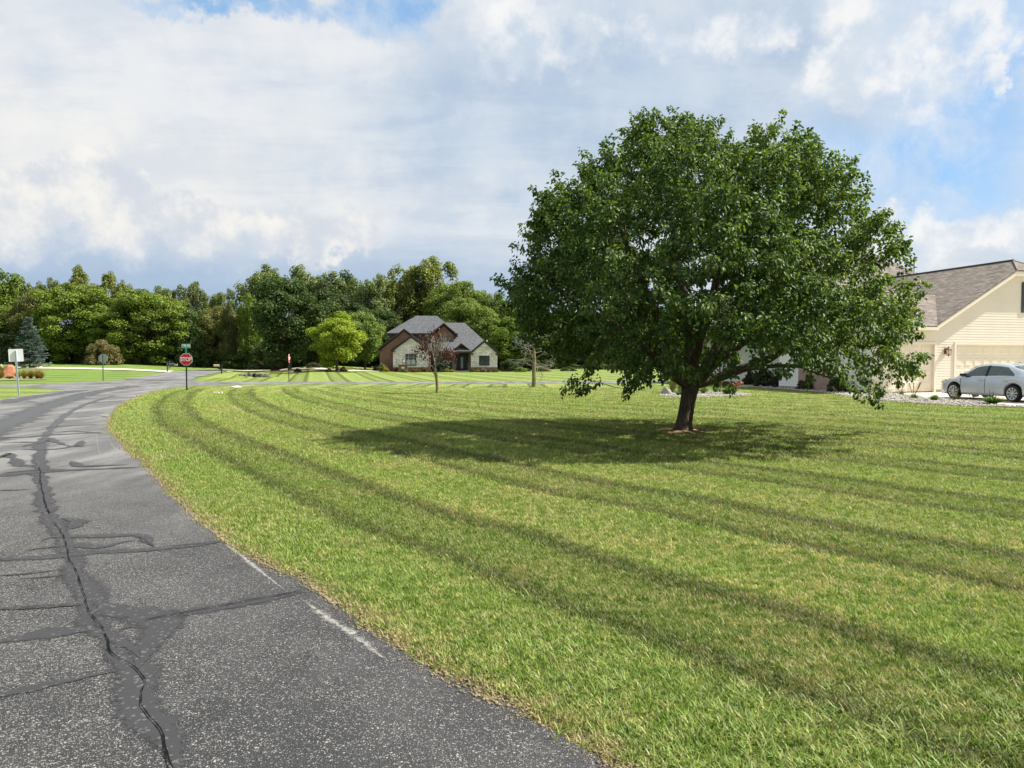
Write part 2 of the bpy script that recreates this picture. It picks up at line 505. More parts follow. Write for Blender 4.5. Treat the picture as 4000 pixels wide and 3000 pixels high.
def asphalt(t, b):
    p = t.pos()
    xyz = t.sep(p)
    far = t.ss(t.m('ADD', xyz[1], t.m('MULTIPLY', t.m('SUBTRACT', t.noise(p, .5, 3), .5), 4)), 5.5, 12.0)   # surface colour turns to a paler grey further up the road
    left = t.ss(t.m('ADD', xyz[0], t.m('MULTIPLY', xyz[1], .45)), .6, -2.2)
    patch = t.noise(p, .55, 5, .65, .3)
    wear = t.noise(t.v('MULTIPLY', p, (1.4, .35, 1)), .9, 5, .62)
    base = t.mix(t.ss(patch, .35, .68), (.036, .037, .040), (.068, .068, .071))
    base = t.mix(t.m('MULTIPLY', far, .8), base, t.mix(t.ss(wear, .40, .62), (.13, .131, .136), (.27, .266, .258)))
    show = t.m('ADD', t.m('ADD', .33, t.m('MULTIPLY', left, .36)), t.m('MULTIPLY', t.m('SUBTRACT', t.noise(p, 1.7, 5, .65), .5), .95))
    h = None
    for sc_, k_, lo, hi in ((78, .55, .50, .30), (150, 1.0, .55, .32)):    # aggregate showing through the binder, two stone sizes
        q = t.v('ADD', p, t.v('SCALE', t.noise(p, sc_ * .9, 2, .6, col=True), scale=.006))
        n = t.new('ShaderNodeTexVoronoi', feature='F1'); t.put(n.inputs['Vector'], q); n.inputs['Scale'].default_value = sc_
        cr = t.sep(n.outputs['Color'])
        on = t.m('MULTIPLY', t.m('LESS_THAN', cr[0], t.m('MULTIPLY', show, k_)), t.ss(n.outputs['Distance'], lo, hi))
        stone = t.mix(cr[1], (.115, .113, .105), (.40, .385, .35))
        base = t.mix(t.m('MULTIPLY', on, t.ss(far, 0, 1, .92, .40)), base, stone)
        h = n.outputs['Distance']
    stain = t.m('MULTIPLY', t.ss(t.noise(p, .35, 5, .6, .6), .56, .70), .35)
    base = t.mix(stain, base, (.030, .030, .032))
    dust = t.m('MULTIPLY', t.ss(t.noise(t.v('MULTIPLY', p, (1, .6, 1)), 1.1, 5, .65), .55, .75), .22)
    base = t.mix(dust, base, (.20, .185, .16))
    base = t.v('SCALE', base, scale=t.ss(t.noise(p, 150, 2, .6), .3, .7, .60, 1.10))
    t.put(b.inputs['Base Color'], base)
    t.put(b.inputs['Normal'], t.bump(t.m('ADD', h, t.noise(p, 160, 2)), .8, .007))


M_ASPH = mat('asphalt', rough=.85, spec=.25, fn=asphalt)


def frayed(m_, scale, soft, bias=0., escale=1.):
    """the film wears away toward its edges: the road shows through"""
    t = NT(m_.node_tree); b = m_.node_tree.nodes['Principled BSDF']; o = m_.node_tree.nodes['Material Output']
    p = t.pos(); e = t.m('MULTIPLY', t.attr('edge'), escale); n = t.m('ADD', t.m('MULTIPLY', t.noise(p, scale, 4, .7), .6), t.m('MULTIPLY', t.noise(p, scale * .2, 3, .6), .4))
    a = t.ss(t.m('ADD', e, t.m('MULTIPLY', t.m('SUBTRACT', n, .5 - bias), 1.6)), .88, .88 - soft)
    tr = t.new('ShaderNodeBsdfTransparent'); mx = t.new('ShaderNodeMixShader'); t.put(mx.inputs[0], t.m('MULTIPLY', a, .92))
    t.l.new(tr.outputs[0], mx.inputs[1]); t.l.new(b.outputs[0], mx.inputs[2]); t.l.new(mx.outputs[0], o.inputs[0])


def sealant(t, b):
    p = t.pos(); n = t.noise(p, 9, 4, .6)
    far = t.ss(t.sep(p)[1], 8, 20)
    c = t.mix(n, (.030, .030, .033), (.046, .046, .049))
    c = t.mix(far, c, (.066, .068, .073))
    sp = t.vor(p, 62, out='Color'); on = t.m('LESS_THAN', t.sep(sp)[0], .07)
    c = t.mix(t.m('MULTIPLY', on, .35), c, (.2, .19, .18))
    t.put(b.inputs['Base Color'], c); t.put(b.inputs['Normal'], t.bump(t.noise(p, 90, 2), .3, .004))


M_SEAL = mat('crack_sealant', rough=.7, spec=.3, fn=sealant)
frayed(M_SEAL, 30, .45)
M_BAND = mat('dark_seal_band', rough=.7, spec=.3, fn=sealant)
frayed(M_BAND, 6, .6)
M_CRACK = mat('open_crack', (.006, .006, .006), .95, .05, fn=vary((.007, .007, .007), 20, .3, 0))


M_PAINT = mat('worn_road_paint', rough=.8, spec=.2, fn=vary((.27, .262, .24), 14, .25, .2))
frayed(M_PAINT, 130, .22, .44, .40)
M_CONC = mat('concrete', rough=.85, spec=.2, fn=vary((.50, .445, .36), .8, .14, .1))


def gravelfn(t, b):
    p = t.pos(); n = t.new('ShaderNodeTexVoronoi', feature='F1'); t.put(n.inputs['Vector'], p); n.inputs['Scale'].default_value = 9
    c = t.sep(n.outputs['Color'])
    col = t.mix(c[0], (.23, .215, .185), (.45, .425, .37)); col = t.mix(t.m('GREATER_THAN', c[1], .85), col, (.42, .30, .22))
    t.put(b.inputs['Base Color'], t.v('SCALE', col, scale=t.ss(n.outputs['Distance'], .35, .75, 1.0, .62)))
    t.put(b.inputs['Normal'], t.bump(n.outputs['Distance'], -1.0, .06))


M_GRAVEL = mat('white_stone_gravel', rough=.85, spec=.2, fn=gravelfn)
M_STONE = mat('river_stone', rough=.8, spec=.2, fn=vary((.36, .335, .29), 5, .35, .3))
M_SOIL = mat('bare_soil', rough=.95, spec=.05, fn=vary((.20, .13, .075), 6, .4, .6))
M_MULCH = mat('bark_mulch', rough=.95, spec=.05, fn=vary((.10, .065, .045), 9, .5, .8))
M_TAN = mat('dry_ground', rough=.95, spec=.05, fn=vary((.21, .17, .105), 5, .35, .5))


# ================================================================== GROUND, ROADS, DRIVEWAYS
def catmull(P, step=.5):
    P = [np.asarray(p, float)[:2] for p in P]; out = []
    Q = [2 * P[0] - P[1]] + P + [2 * P[-1] - P[-2]]
    for i in range(1, len(Q) - 2):
        n = max(2, int(np.linalg.norm(Q[i + 1] - Q[i]) / step))
        for k in range(n):
            t = k / n
            out.append(.5 * (2 * Q[i] + (Q[i + 1] - Q[i - 1]) * t + (2 * Q[i - 1] - 5 * Q[i] + 4 * Q[i + 1] - Q[i + 2]) * t * t
                             + (-Q[i - 1] + 3 * Q[i] - 3 * Q[i + 1] + Q[i + 2]) * t ** 3))
    out.append(Q[-2]); return np.array(out)


def pix(L, sx=1., sy=None, ox=0., oy=0.): return [G(ox + x / sx, oy + y / (sy or sx)) for x, y in L]


rng0 = np.random.default_rng(3)
right_px = [(2350, 3000), (1808, 2694), (1229, 2320), (886, 2125), (615, 1880), (506, 1772), (434, 1681), (427, 1640), (450, 1600), (488, 1573), (555, 1542), (601, 1529)]
edge_r = [np.array([9.6, -7.8]), np.array([4.5, -2.0])] + pix(right_px)
EDGE = catmull(edge_r, .14)
_k = np.convolve(rng0.normal(size=len(EDGE) + 14), np.ones(7) / 7, 'same')[7:-7]
EDGE[8:] += rng0.normal(size=EDGE[8:].shape) * .007 + _k[8:, None] * np.array([.05, .04])
corner = catmull([EDGE[-1]] + pix([(660, 1518), (746, 1508.5), (850, 1504.5), (1000, 1502.0), (1500, 1500.5), (2000, 1499.5), (2590, 1499)]), .8)
CROSS_LO = np.concatenate([corner, np.array([[70, 55.5]])])
_left_px = [(0, 1563.5), (76, 1548), (130, 1542), (210, 1529), (256, 1521.5)]
LEFT = catmull([np.array([1.0, -12]), np.array([-4.2, -1.2]), np.array([-8.0, 4.2]), np.array([-13.6, 12.5]), np.array([-17.6, 20.4])] + pix(_left_px), .6)
SIDE_LO = catmull(pix([(256, 1521.5), (204, 1519.5), (100, 1516), (0, 1513.4)]) + [np.array([-60, 36.5])], 1.)
SIDE_UP = catmull([np.array([-64, 40.5])] + pix([(0, 1504), (152, 1500.6), (260, 1496), (406, 1490), (470, 1486), (492, 1483)]), 1.)
CROSS_UP = catmull(pix([(752, 1483.2), (755, 1486), (775, 1489.5), (860, 1491.5), (1000, 1492), (1500, 1491.8), (2000, 1491.5)]) + [np.array([70, 61])], 1.)


def sd_polyline(x, y, P):
    """signed distance: positive to the right of the line"""
    best = np.full(x.shape, 1e9); sg = np.ones(x.shape)
    for a, b in zip(P, P[1:]):
        d_ = b - a; L2 = d_ @ d_
        t = np.clip(((x - a[0]) * d_[0] + (y - a[1]) * d_[1]) / L2, 0, 1)
        qx, qy = x - a[0] - t * d_[0], y - a[1] - t * d_[1]
        q = qx * qx + qy * qy
        s_ = -(d_[0] * (y - a[1]) - d_[1] * (x - a[0]))
        m_ = q < best
        best = np.where(m_, q, best); sg = np.where(m_, np.sign(s_), sg)
    return np.sqrt(best) * sg


EDGE_X = np.concatenate([[[30, -31.0]], EDGE[::5], [[-21.6, 46], [-24.5, 54]]])


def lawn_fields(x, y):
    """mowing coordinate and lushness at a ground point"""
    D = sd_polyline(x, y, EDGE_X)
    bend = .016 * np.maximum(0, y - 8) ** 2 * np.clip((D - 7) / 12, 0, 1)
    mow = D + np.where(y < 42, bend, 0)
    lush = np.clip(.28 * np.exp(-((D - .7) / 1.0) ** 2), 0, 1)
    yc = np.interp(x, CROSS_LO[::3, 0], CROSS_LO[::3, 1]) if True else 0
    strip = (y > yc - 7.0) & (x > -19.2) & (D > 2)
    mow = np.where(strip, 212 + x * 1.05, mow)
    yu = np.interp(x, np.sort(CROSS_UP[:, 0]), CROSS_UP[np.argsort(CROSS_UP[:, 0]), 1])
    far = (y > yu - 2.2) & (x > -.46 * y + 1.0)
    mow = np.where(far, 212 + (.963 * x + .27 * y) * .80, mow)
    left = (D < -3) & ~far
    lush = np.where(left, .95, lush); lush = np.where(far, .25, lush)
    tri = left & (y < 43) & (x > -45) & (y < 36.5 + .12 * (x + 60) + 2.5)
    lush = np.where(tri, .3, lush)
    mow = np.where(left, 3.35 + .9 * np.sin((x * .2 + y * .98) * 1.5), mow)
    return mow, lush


xs = np.concatenate([-np.geomspace(420, 46, 22), np.arange(-45, 30.01, .6), np.geomspace(31, 420, 24)])
ys = np.concatenate([np.linspace(-70, -8, 10), np.arange(-7, 64, .6), np.arange(64.5, 150, 1.2), np.geomspace(152, 900, 18)])
GX, GY = np.meshgrid(xs, ys)
GZ = gz(GX, GY)
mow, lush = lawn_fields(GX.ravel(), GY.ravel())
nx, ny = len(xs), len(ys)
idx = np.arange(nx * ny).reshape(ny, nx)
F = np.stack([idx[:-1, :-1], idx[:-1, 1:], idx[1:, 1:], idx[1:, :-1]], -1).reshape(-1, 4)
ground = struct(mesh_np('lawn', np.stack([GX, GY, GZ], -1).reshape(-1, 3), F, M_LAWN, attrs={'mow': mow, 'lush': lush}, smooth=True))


def flat_poly(name, pts, z, mat_, kind='structure', follow=False):
    P = [Vector((float(p[0]), float(p[1]), 0)) for p in pts]
    tri = tessellate_polygon([P])
    V = np.array([(p.x, p.y, z + (float(gz(p.x, p.y)) if follow else 0)) for p in P])
    Fq = []
    for a, b, c in tri:
        n = (P[b] - P[a]).cross(P[c] - P[a]).z
        Fq.append((a, b, c) if n > 0 else (a, c, b))
    return struct(mesh_np(name, V, np.array(Fq), mat_), kind)


def strip_sheet(name, A, B, z, mat_, n=60, lanes=4):
    """sheet between two edge lines, laid on the ground shape"""
    A, B = np.asarray(A)[:, :2], np.asarray(B)[:, :2]

    def rs(P):
        L = np.concatenate([[0], np.cumsum(np.linalg.norm(np.diff(P, axis=0), axis=1))]); q = np.linspace(0, L[-1], n)
        return np.stack([np.interp(q, L, P[:, 0]), np.interp(q, L, P[:, 1])], 1)
    a, b = rs(A), rs(B)
    t = np.linspace(0, 1, lanes + 1)
    P = a[:, None] * (1 - t)[None, :, None] + b[:, None] * t[None, :, None]
    Z = gz(P[..., 0], P[..., 1]) + z
    V = np.concatenate([P, Z[..., None]], -1).reshape(-1, 3)
    i = np.arange(n * (lanes + 1)).reshape(n, lanes + 1)
    Fq = np.stack([i[:-1, :-1], i[:-1, 1:], i[1:, 1:], i[1:, :-1]], -1).reshape(-1, 4)
    p0, p1, p2 = V[Fq[0, 0]], V[Fq[0, 1]], V[Fq[0, 3]]
    if np.cross(p1 - p0, p2 - p0)[2] < 0: Fq = Fq[:, ::-1]
    return struct(mesh_np(name, V, Fq, mat_))


outline = list(EDGE) + list(CROSS_LO[1:]) + list(CROSS_UP[::-1]) + list(SIDE_UP[::-1]) + list(SIDE_LO[::-1][:-1]) + list(LEFT[::-1])
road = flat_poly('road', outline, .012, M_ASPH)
up_l = pix([(480, 1485), (492, 1483), (542, 1474.5), (590, 1467.5), (654, 1455.6), (700, 1453), (736, 1449.5), (775, 1447.5)])
up_r = pix([(755, 1486), (754, 1483.2), (773.6, 1474.6), (806, 1467), (836, 1459.7), (872, 1453.5), (905, 1450.5), (935, 1449.5)])
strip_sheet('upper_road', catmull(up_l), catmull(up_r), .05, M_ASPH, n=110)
strip_sheet('left_driveway', catmull(pix([(60, 1434), (174, 1435.5), (300, 1437), (480, 1441), (600, 1446.5), (680, 1450.5)])),
            catmull(pix([(60, 1440), (174, 1441.3), (300, 1442.8), (480, 1447), (600, 1452.5), (660, 1456)])), .06, M_CONC)
strip_sheet('house_driveway', catmull(pix([(880, 1450.3), (960, 1448), (1100, 1441.8), (1300, 1444.5), (1400, 1447), (1480, 1448)])),
            catmull(pix([(890, 1454), (960, 1452), (1100, 1446.5), (1300, 1449.5), (1400, 1451.5), (1480, 1453)])), .07, M_CONC)


# ---- sealed cracks: ribbons on the asphalt with uneven edges
def ribbon_geo(path, wid, z, seed, jag=.3, taper=True):
    P = catmull(path, .06 if len(path) < 40 else .15); n = len(P)
    r = np.random.default_rng(seed)
    T = np.gradient(P, axis=0); T /= np.linalg.norm(T, axis=1)[:, None] + 1e-9
    N = np.stack([-T[:, 1], T[:, 0]], 1)
    k = np.convolve(r.normal(size=n + 8), np.ones(5) / 5, 'same')[4:-4]; k2 = np.convolve(r.normal(size=n + 8), np.ones(5) / 5, 'same')[4:-4]
    e = np.minimum(1, np.minimum(np.arange(n), np.arange(n)[::-1]) / 5.) if taper else np.ones(n)
    a = P + N * (wid * .75 * e * np.clip(1 + jag * 2 * k, .25, 2))[:, None]; b = P - N * (wid * .75 * e * np.clip(1 + jag * 2 * k2, .25, 2))[:, None]
    V = np.concatenate([np.c_[a, np.full(n, z)], np.c_[P, np.full(n, z)], np.c_[b, np.full(n, z)]])
    i = np.arange(n - 1)
    F_ = np.concatenate([np.stack([i + n, i + 1 + n, i + 1, i], 1), np.stack([i + 2 * n, i + 1 + 2 * n, i + 1 + n, i + n], 1)])
    return V, F_, np.concatenate([np.ones(n), np.zeros(n), np.ones(n)])


def ribbons(name, items, mat_, z, parent=None):
    Vs, Fs, As, o = [], [], [], 0
    for k, (p, wd, jg) in enumerate(items):
        V, F_, A_ = ribbon_geo(p, wd, z + k * .00025, k + 11, jg); Vs.append(V); Fs.append(F_ + o); As.append(A_); o += len(V)
    return struct(mesh_np(name, np.concatenate(Vs), np.concatenate(Fs), mat_, parent, attrs={'edge': np.concatenate(As)}), 'structure')


Z4 = lambda L: pix(L, 1.58, ox=0, oy=2000)
Z3 = lambda L: pix(L, 1.7015, ox=0, oy=1500)
main_lo = Z4([(290, 0), (330, 80), (385, 150), (425, 250), (440, 320), (480, 420), (520, 520), (570, 640), (640, 750), (700, 880), (800, 960), (880, 1060), (870, 1170), (900, 1270), (1000, 1380), (1060, 1500), (1110, 1640)])
main_up = Z3([(760, 80), (620, 120), (500, 170), (400, 240), (300, 350), (270, 440), (265, 560), (270, 640), (290, 760), (330, 880)])
seal = [(main_up, .15, .3), (main_lo, .14, .3),
        (Z4([(1900, 500), (1400, 590), (1000, 660), (720, 750)]), .085, .25), (Z4([(-200, 850), (0, 815), (300, 770), (560, 740), (720, 750)]), .10, .3),
        (Z4([(-200, 1210), (0, 1150), (300, 1090), (560, 1030), (800, 985)]), .06, .35), (Z4([(560, 560), (700, 600), (900, 650), (1030, 700), (980, 780), (880, 850), (860, 990)]), .12, .3),
        (Z4([(-200, 300), (0, 300), (300, 290), (600, 262), (1000, 235), (1400, 190)]), .085, .35), (Z4([(130, 252), (430, 215), (620, 228), (760, 195), (850, 185)]), .05, .4),
        (Z4([(250, 200), (330, 165), (600, 160), (800, 150), (880, 160), (960, 228)]), .06, .35), (Z4([(-150, 410), (0, 405), (200, 390), (440, 360)]), .045, .4), (Z4([(80, 428), (250, 415), (440, 400)]), .035, .4),
        (Z4([(-200, 630), (0, 615), (250, 600), (520, 590)]), .05, .4), (Z4([(400, 130), (490, 75), (370, 45)]), .09, .3), (Z4([(620, 760), (800, 850), (870, 930)]), .07, .4),
        (Z3([(-150, 625), (0, 615), (250, 592), (600, 575), (930, 560)]), .11, .4), (Z3([(0, 600), (250, 580), (500, 572)]), .07, .5), (Z3([(0, 500), (60, 468), (130, 545), (260, 545)]), .10, .5),
        (Z3([(140, 425), (250, 398), (330, 368), (410, 405), (520, 420), (550, 380)]), .08, .5), (Z3([(-100, 362), (200, 357), (300, 345), (720, 325)]), .07, .4), (Z3([(470, 520), (530, 552), (700, 548), (880, 540)]), .07, .5),
        (Z3([(130, 440), (300, 442), (440, 430), (560, 390)]), .08, .5), (Z3([(-100, 718), (120, 712), (240, 705)]), .04, .3), (Z3([(260, 300), (420, 285), (700, 270)]), .07, .4), (Z3([(0, 400), (150, 392), (280, 395)]), .06, .4),
        (Z3([(480, 230), (640, 215), (720, 225)]), .09, .5), (Z3([(20, 130), (150, 118), (260, 125)]), .10, .5), (Z3([(560, 130), (700, 122), (860, 120)]), .10, .4), (Z3([(330, 330), (500, 318), (690, 335)]), .05, .4)]
seal = [(p_, w_ * (1.7 if w_ < .13 else 1.1), j_) for p_, w_, j_ in seal]
ribbons('crack_sealant', seal, M_SEAL, .016, road)
band = [(Z3([(-260, 420), (-120, 345), (0, 285), (120, 235), (200, 195), (300, 155), (400, 122), (520, 85), (640, 55), (800, 28), (900, 14)]), .95, .22),
        (Z3([(0, 130), (200, 92), (420, 60), (560, 42)]), .8, .25), (pix([(560, 1490), (700, 1484), (760, 1483)]), .8, .3), (pix([(300, 1502), (500, 1496), (700, 1497), (900, 1497)]), 1.0, .3)]
ribbons('dark_seal_band', band, M_BAND, .0145, road)


def crack_line(base, seed, amp, step=.03):
    P = catmull(base, step); r = np.random.default_rng(seed); n = len(P)
    T = np.gradient(P, axis=0); T /= np.linalg.norm(T, axis=1)[:, None] + 1e-9
    w_ = np.cumsum(r.normal(size=n)); kk_ = min(31, n); w_ = w_ - np.convolve(w_, np.ones(kk_) / kk_, 'same')
    w_ = np.convolve(w_, np.ones(3) / 3, 'same')
    return P + np.stack([-T[:, 1], T[:, 0]], 1) * (np.clip(w_, -5, 5) * amp)[:, None]


ck = [(crack_line(Z4([(330, 70), (385, 150), (420, 250), (440, 320), (480, 420), (520, 520), (560, 640), (640, 750), (690, 880), (800, 960), (890, 1060), (860, 1170), (900, 1270), (1000, 1370), (1050, 1500), (1100, 1640)]), 5, .0028), .0034, .7),
      (crack_line(Z4([(540, 680), (585, 700), (600, 740)]), 6, .0015), .002, .6), (crack_line(Z4([(845, 160), (880, 180), (960, 230)]), 7, .0012), .002, .6),
      (crack_line(Z3([(265, 560), (270, 640), (290, 760), (330, 880)]), 8, .003), .005, .7), (crack_line(Z4([(1900, 500), (1400, 592), (1000, 664), (850, 700)]), 9, .003), .005, .6),
      (crack_line(Z4([(0, 612), (250, 602), (540, 580)]), 10, .003), .003, .8), (crack_line(Z4([(960, 236), (1200, 212), (1400, 190)]), 12, .003), .006, .6)]
ribbons('open_crack', ck, M_CRACK, .0245, road)
ribbons('edge_line', [(Z4([(1385, 208), (1480, 275), (1620, 385), (1765, 500)]), .07, .4), (Z4([(1850, 545), (2000, 650), (2212, 800), (2400, 940)]), .09, .4), (Z3([(735, 395), (760, 430), (800, 475)]), .04, .5),
                      (Z3([(640, 330), (650, 420), (680, 520)]), .03, .5)], M_PAINT, .0155, road)

# ---- concrete by the garage, gravel beds
DRIVE = pix([(3330, 1533), (3450, 1536), (3560, 1549), (3700, 1566), (3800, 1578), (4000, 1590)]) + [np.array([26, 22]), np.array([46, 22]), np.array([46, 44]), np.array([30, 40]), np.array([17.3, 36.8])]
flat_poly('garage_driveway', DRIVE, .008, M_CONC)
flat_poly('walkway', pix([(2872, 1511), (2900, 1504.5), (2960, 1502), (3030, 1503), (3100, 1508), (3080, 1513), (2960, 1512)]), .008, M_CONC)
bed_front = pix([(3290, 1531), (3380, 1535), (3450, 1534), (3560, 1545), (3624, 1556), (3773, 1564), (3922, 1583), (4100, 1592), (4300, 1602), (4300, 1622), (4000, 1595), (3870, 1590), (3699, 1584), (3560, 1574), (3450, 1566), (3360, 1556), (3280, 1545)])
bed_side = pix([(2960, 1512), (3040, 1508.5), (3080, 1502), (3200, 1508), (3300, 1518), (3390, 1531), (3340, 1551), (3280, 1543), (3180, 1532), (3080, 1524), (2990, 1518)])
bed_tree = pix([(2572, 1545), (2600, 1537), (2680, 1532), (2780, 1531), (2880, 1534), (2938, 1541), (2915, 1547), (2820, 1550), (2700, 1552.5), (2610, 1551)])
flat_poly('gravel_bed_front', catmull(bed_front + bed_front[:1], .4), .013, M_GRAVEL)
flat_poly('gravel_bed_side', catmull(bed_side + bed_side[:1], .5), .018, M_GRAVEL)
flat_poly('gravel_bed_island', catmull(bed_tree + bed_tree[:1], .4), .010, M_GRAVEL)


def inside(x, y, P):
    P = np.asarray([p[:2] for p in P]); c = np.zeros(x.shape, bool)
    for (x0, y0), (x1, y1) in zip(P, np.roll(P, -1, 0)):
        c ^= ((y0 > y) != (y1 > y)) & (x < (x1 - x0) * (y - y0) / (y1 - y0 + 1e-12) + x0)
    return c


def stones(name, poly, n, s0, s1, seed, kind='stuff'):
    """loose stones lying on a bed: uncountable, one object"""
    r = np.random.default_rng(seed); P = np.asarray([p[:2] for p in poly])
    pts = r.uniform(P.min(0), P.max(0), (n * 6, 2)); pts = pts[inside(pts[:, 0], pts[:, 1], poly)][:n]; n = len(pts)
    base = np.array([(1, 0, 0), (-1, 0, 0), (0, 1, 0), (0, -1, 0), (0, 0, 1), (0, 0, -1)], float)
    f = np.array([(0, 2, 4), (2, 1, 4), (1, 3, 4), (3, 0, 4), (2, 0, 5), (1, 2, 5), (3, 1, 5), (0, 3, 5)])
    sz = r.uniform(s0, s1, n); V = base[None] * r.uniform(.6, 1.25, (n, 6, 1)) * sz[:, None, None] * np.array([1, .8, .5])
    a = r.uniform(0, 6.28, n); ca, sa = np.cos(a)[:, None], np.sin(a)[:, None]
    X = V[..., 0] * ca - V[..., 1] * sa; Y = V[..., 0] * sa + V[..., 1] * ca
    V = np.stack([X + pts[:, :1], Y + pts[:, 1:], V[..., 2] + (.012 + sz * .3)[:, None]], -1).reshape(-1, 3)
    return struct(mesh_np(name, V, (f[None] + (np.arange(n) * 6)[:, None, None]).reshape(-1, 3), M_STONE, smooth=False), kind)


stones('gravel_stones_front', bed_front, 2600, .03, .075, 1)
stones('gravel_stones_side', bed_side, 1800, .04, .09, 2)
stones('gravel_stones_island', bed_tree, 1400, .03, .07, 4)

# ================================================================== GRASS BLADES (uncountable)
def tuft_mesh(name, seed, n, spread, h0, h1, w, lean):
    r = np.random.default_rng(seed)
    p = r.uniform(-1, 1, (n, 2)) * spread * .85; a = r.uniform(0, 6.28, n); h = r.uniform(h0, h1, n); wd = w * r.uniform(.7, 1.3, n)
    dr = np.stack([np.cos(a), np.sin(a), np.zeros(n)], 1); sd = np.stack([-np.sin(a), np.cos(a), np.zeros(n)], 1)
    b = np.c_[p, np.full(n, -.006)]; ln = (h * lean * r.uniform(.3, 1.5, n))[:, None]
    m1 = b + np.array([0, 0, 1.]) * (h * .55)[:, None] + dr * ln * .35
    t = b + np.array([0, 0, 1.]) * (h * .95)[:, None] + dr * ln
    W = wd[:, None]
    V = np.stack([b - sd * W * .5, b + sd * W * .5, m1 + sd * W * .42, m1 - sd * W * .42, t + sd * W * .08, t - sd * W * .08], 1).reshape(-1, 3)
    f = np.array([[0, 1, 2, 3], [3, 2, 4, 5]])
    F_ = (f[None] + (np.arange(n) * 6)[:, None, None]).reshape(-1, 4)
    o = mesh_np(name, V, F_, M_BLADE, attrs={'rnd': np.repeat(r.uniform(0, 1, n), 6)})
    return o


def grass_field(name, label_seed, pts, sc, mow_, lush_, tuft):
    """points carrying the lawn fields; every point gets a tuft"""
    n = len(pts)
    me = bpy.data.meshes.new(name); me.vertices.add(n); me.vertices.foreach_set('co', np.asarray(pts, np.float32).ravel())
    for an, av in (('mow', mow_), ('lush', lush_), ('size', sc)):
        a = me.attributes.new(an, 'FLOAT', 'POINT'); a.data.foreach_set('value', np.asarray(av, np.float32))
    o = bpy.data.objects.new(name, me); COL.objects.link(o); struct(o, 'stuff')
    g = bpy.data.node_groups.new(name, 'GeometryNodeTree')
    g.interface.new_socket('Geometry', in_out='INPUT', socket_type='NodeSocketGeometry'); g.interface.new_socket('Geometry', in_out='OUTPUT', socket_type='NodeSocketGeometry')
    N, L = g.nodes, g.links
    gi, go = N.new('NodeGroupInput'), N.new('NodeGroupOutput')
    mp = N.new('GeometryNodeMeshToPoints'); L.new(gi.outputs[0], mp.inputs[0])
    ip = N.new('GeometryNodeInstanceOnPoints'); L.new(mp.outputs[0], ip.inputs['Points'])
    oi = N.new('GeometryNodeObjectInfo'); oi.inputs['Object'].default_value = tuft; oi.inputs['As Instance'].default_value = True
    L.new(oi.outputs['Geometry'], ip.inputs['Instance'])
    rv = N.new('FunctionNodeRandomValue'); rv.data_type = 'FLOAT_VECTOR'
    rv.inputs[0].default_value = (-.12, -.12, 0); rv.inputs[1].default_value = (.12, .12, 6.283)
    L.new(rv.outputs[0], ip.inputs['Rotation'])
    na = N.new('GeometryNodeInputNamedAttribute'); na.data_type = 'FLOAT'; na.inputs[0].default_value = 'size'
    L.new(na.outputs[0], ip.inputs['Scale'])
    L.new(ip.outputs[0], go.inputs[0])
    md = o.modifiers.new('scatter', 'NODES'); md.node_group = g
    return o


def in_view(x, y, pad=1.13): return np.abs(x) < (2000 / FPX * pad) * y + .6


GR = np.random.default_rng(17)
protos = [tuft_mesh('grass_tuft', 1, 30, .10, .012, .030, .0046, .8), tuft_mesh('grass_tuft', 2, 30, .11, .011, .029, .0046, 1.0), tuft_mesh('grass_tuft', 3, 26, .10, .015, .037, .005, .75),
          tuft_mesh('grass_tuft', 4, 30, .13, .025, .07, .0085, 1.2)]
for p in protos:                                                        # the pattern tufts also stand on the lawn, as part of it
    q = np.array([2.6, 3.1]) + GR.uniform(-.4, .4, 2); p.location = (*q, 0.0); struct(p, 'stuff'); p.name = 'grass'
for y0, y1, dens, s0, s1 in ((2.0, 6.0, 640, .8, 1.2), (6.0, 11.0, 340, .9, 1.4), (11.0, 20.0, 95, 1.2, 2.0), (20.0, 46.0, 22, 1.7, 2.6)):
    x1 = y1 * .82 + .6; n = int(dens * (y1 - y0) * 2 * x1)
    x, y = GR.uniform(-x1, x1, n), GR.uniform(y0, y1, n)
    k = in_view(x, y) & (GR.uniform(size=n) > (y - 27) / 19); x, y = x[k], y[k]
    D = sd_polyline(x, y, EDGE_X)
    k = D > .004 + np.abs(GR.normal(size=len(x))) * .03 * (D < .5)
    # thin, worn rim beside the asphalt
    k &= ~((D < .25) & (GR.uniform(size=len(x)) < .22))
    for bed in (bed_front, bed_side, bed_tree, DRIVE): k &= ~inside(x, y, bed)
    k &= ((x - 3.85) ** 2 + (y - 16.0) ** 2) > .55 ** 2 * GR.uniform(.4, 1.6, len(x))
    x, y, D = x[k], y[k], D[k]
    m_, l_ = lawn_fields(x, y)
    pick = GR.integers(0, 3, len(x)); sc = GR.uniform(s0, s1, len(x)) * np.where(D < .6, 1.12, 1.0)
    for j in range(3):
        kk = pick == j
        if kk.sum(): grass_field('grass', j, np.c_[x[kk], y[kk], np.zeros(kk.sum())], sc[kk], m_[kk], l_[kk], protos[j])
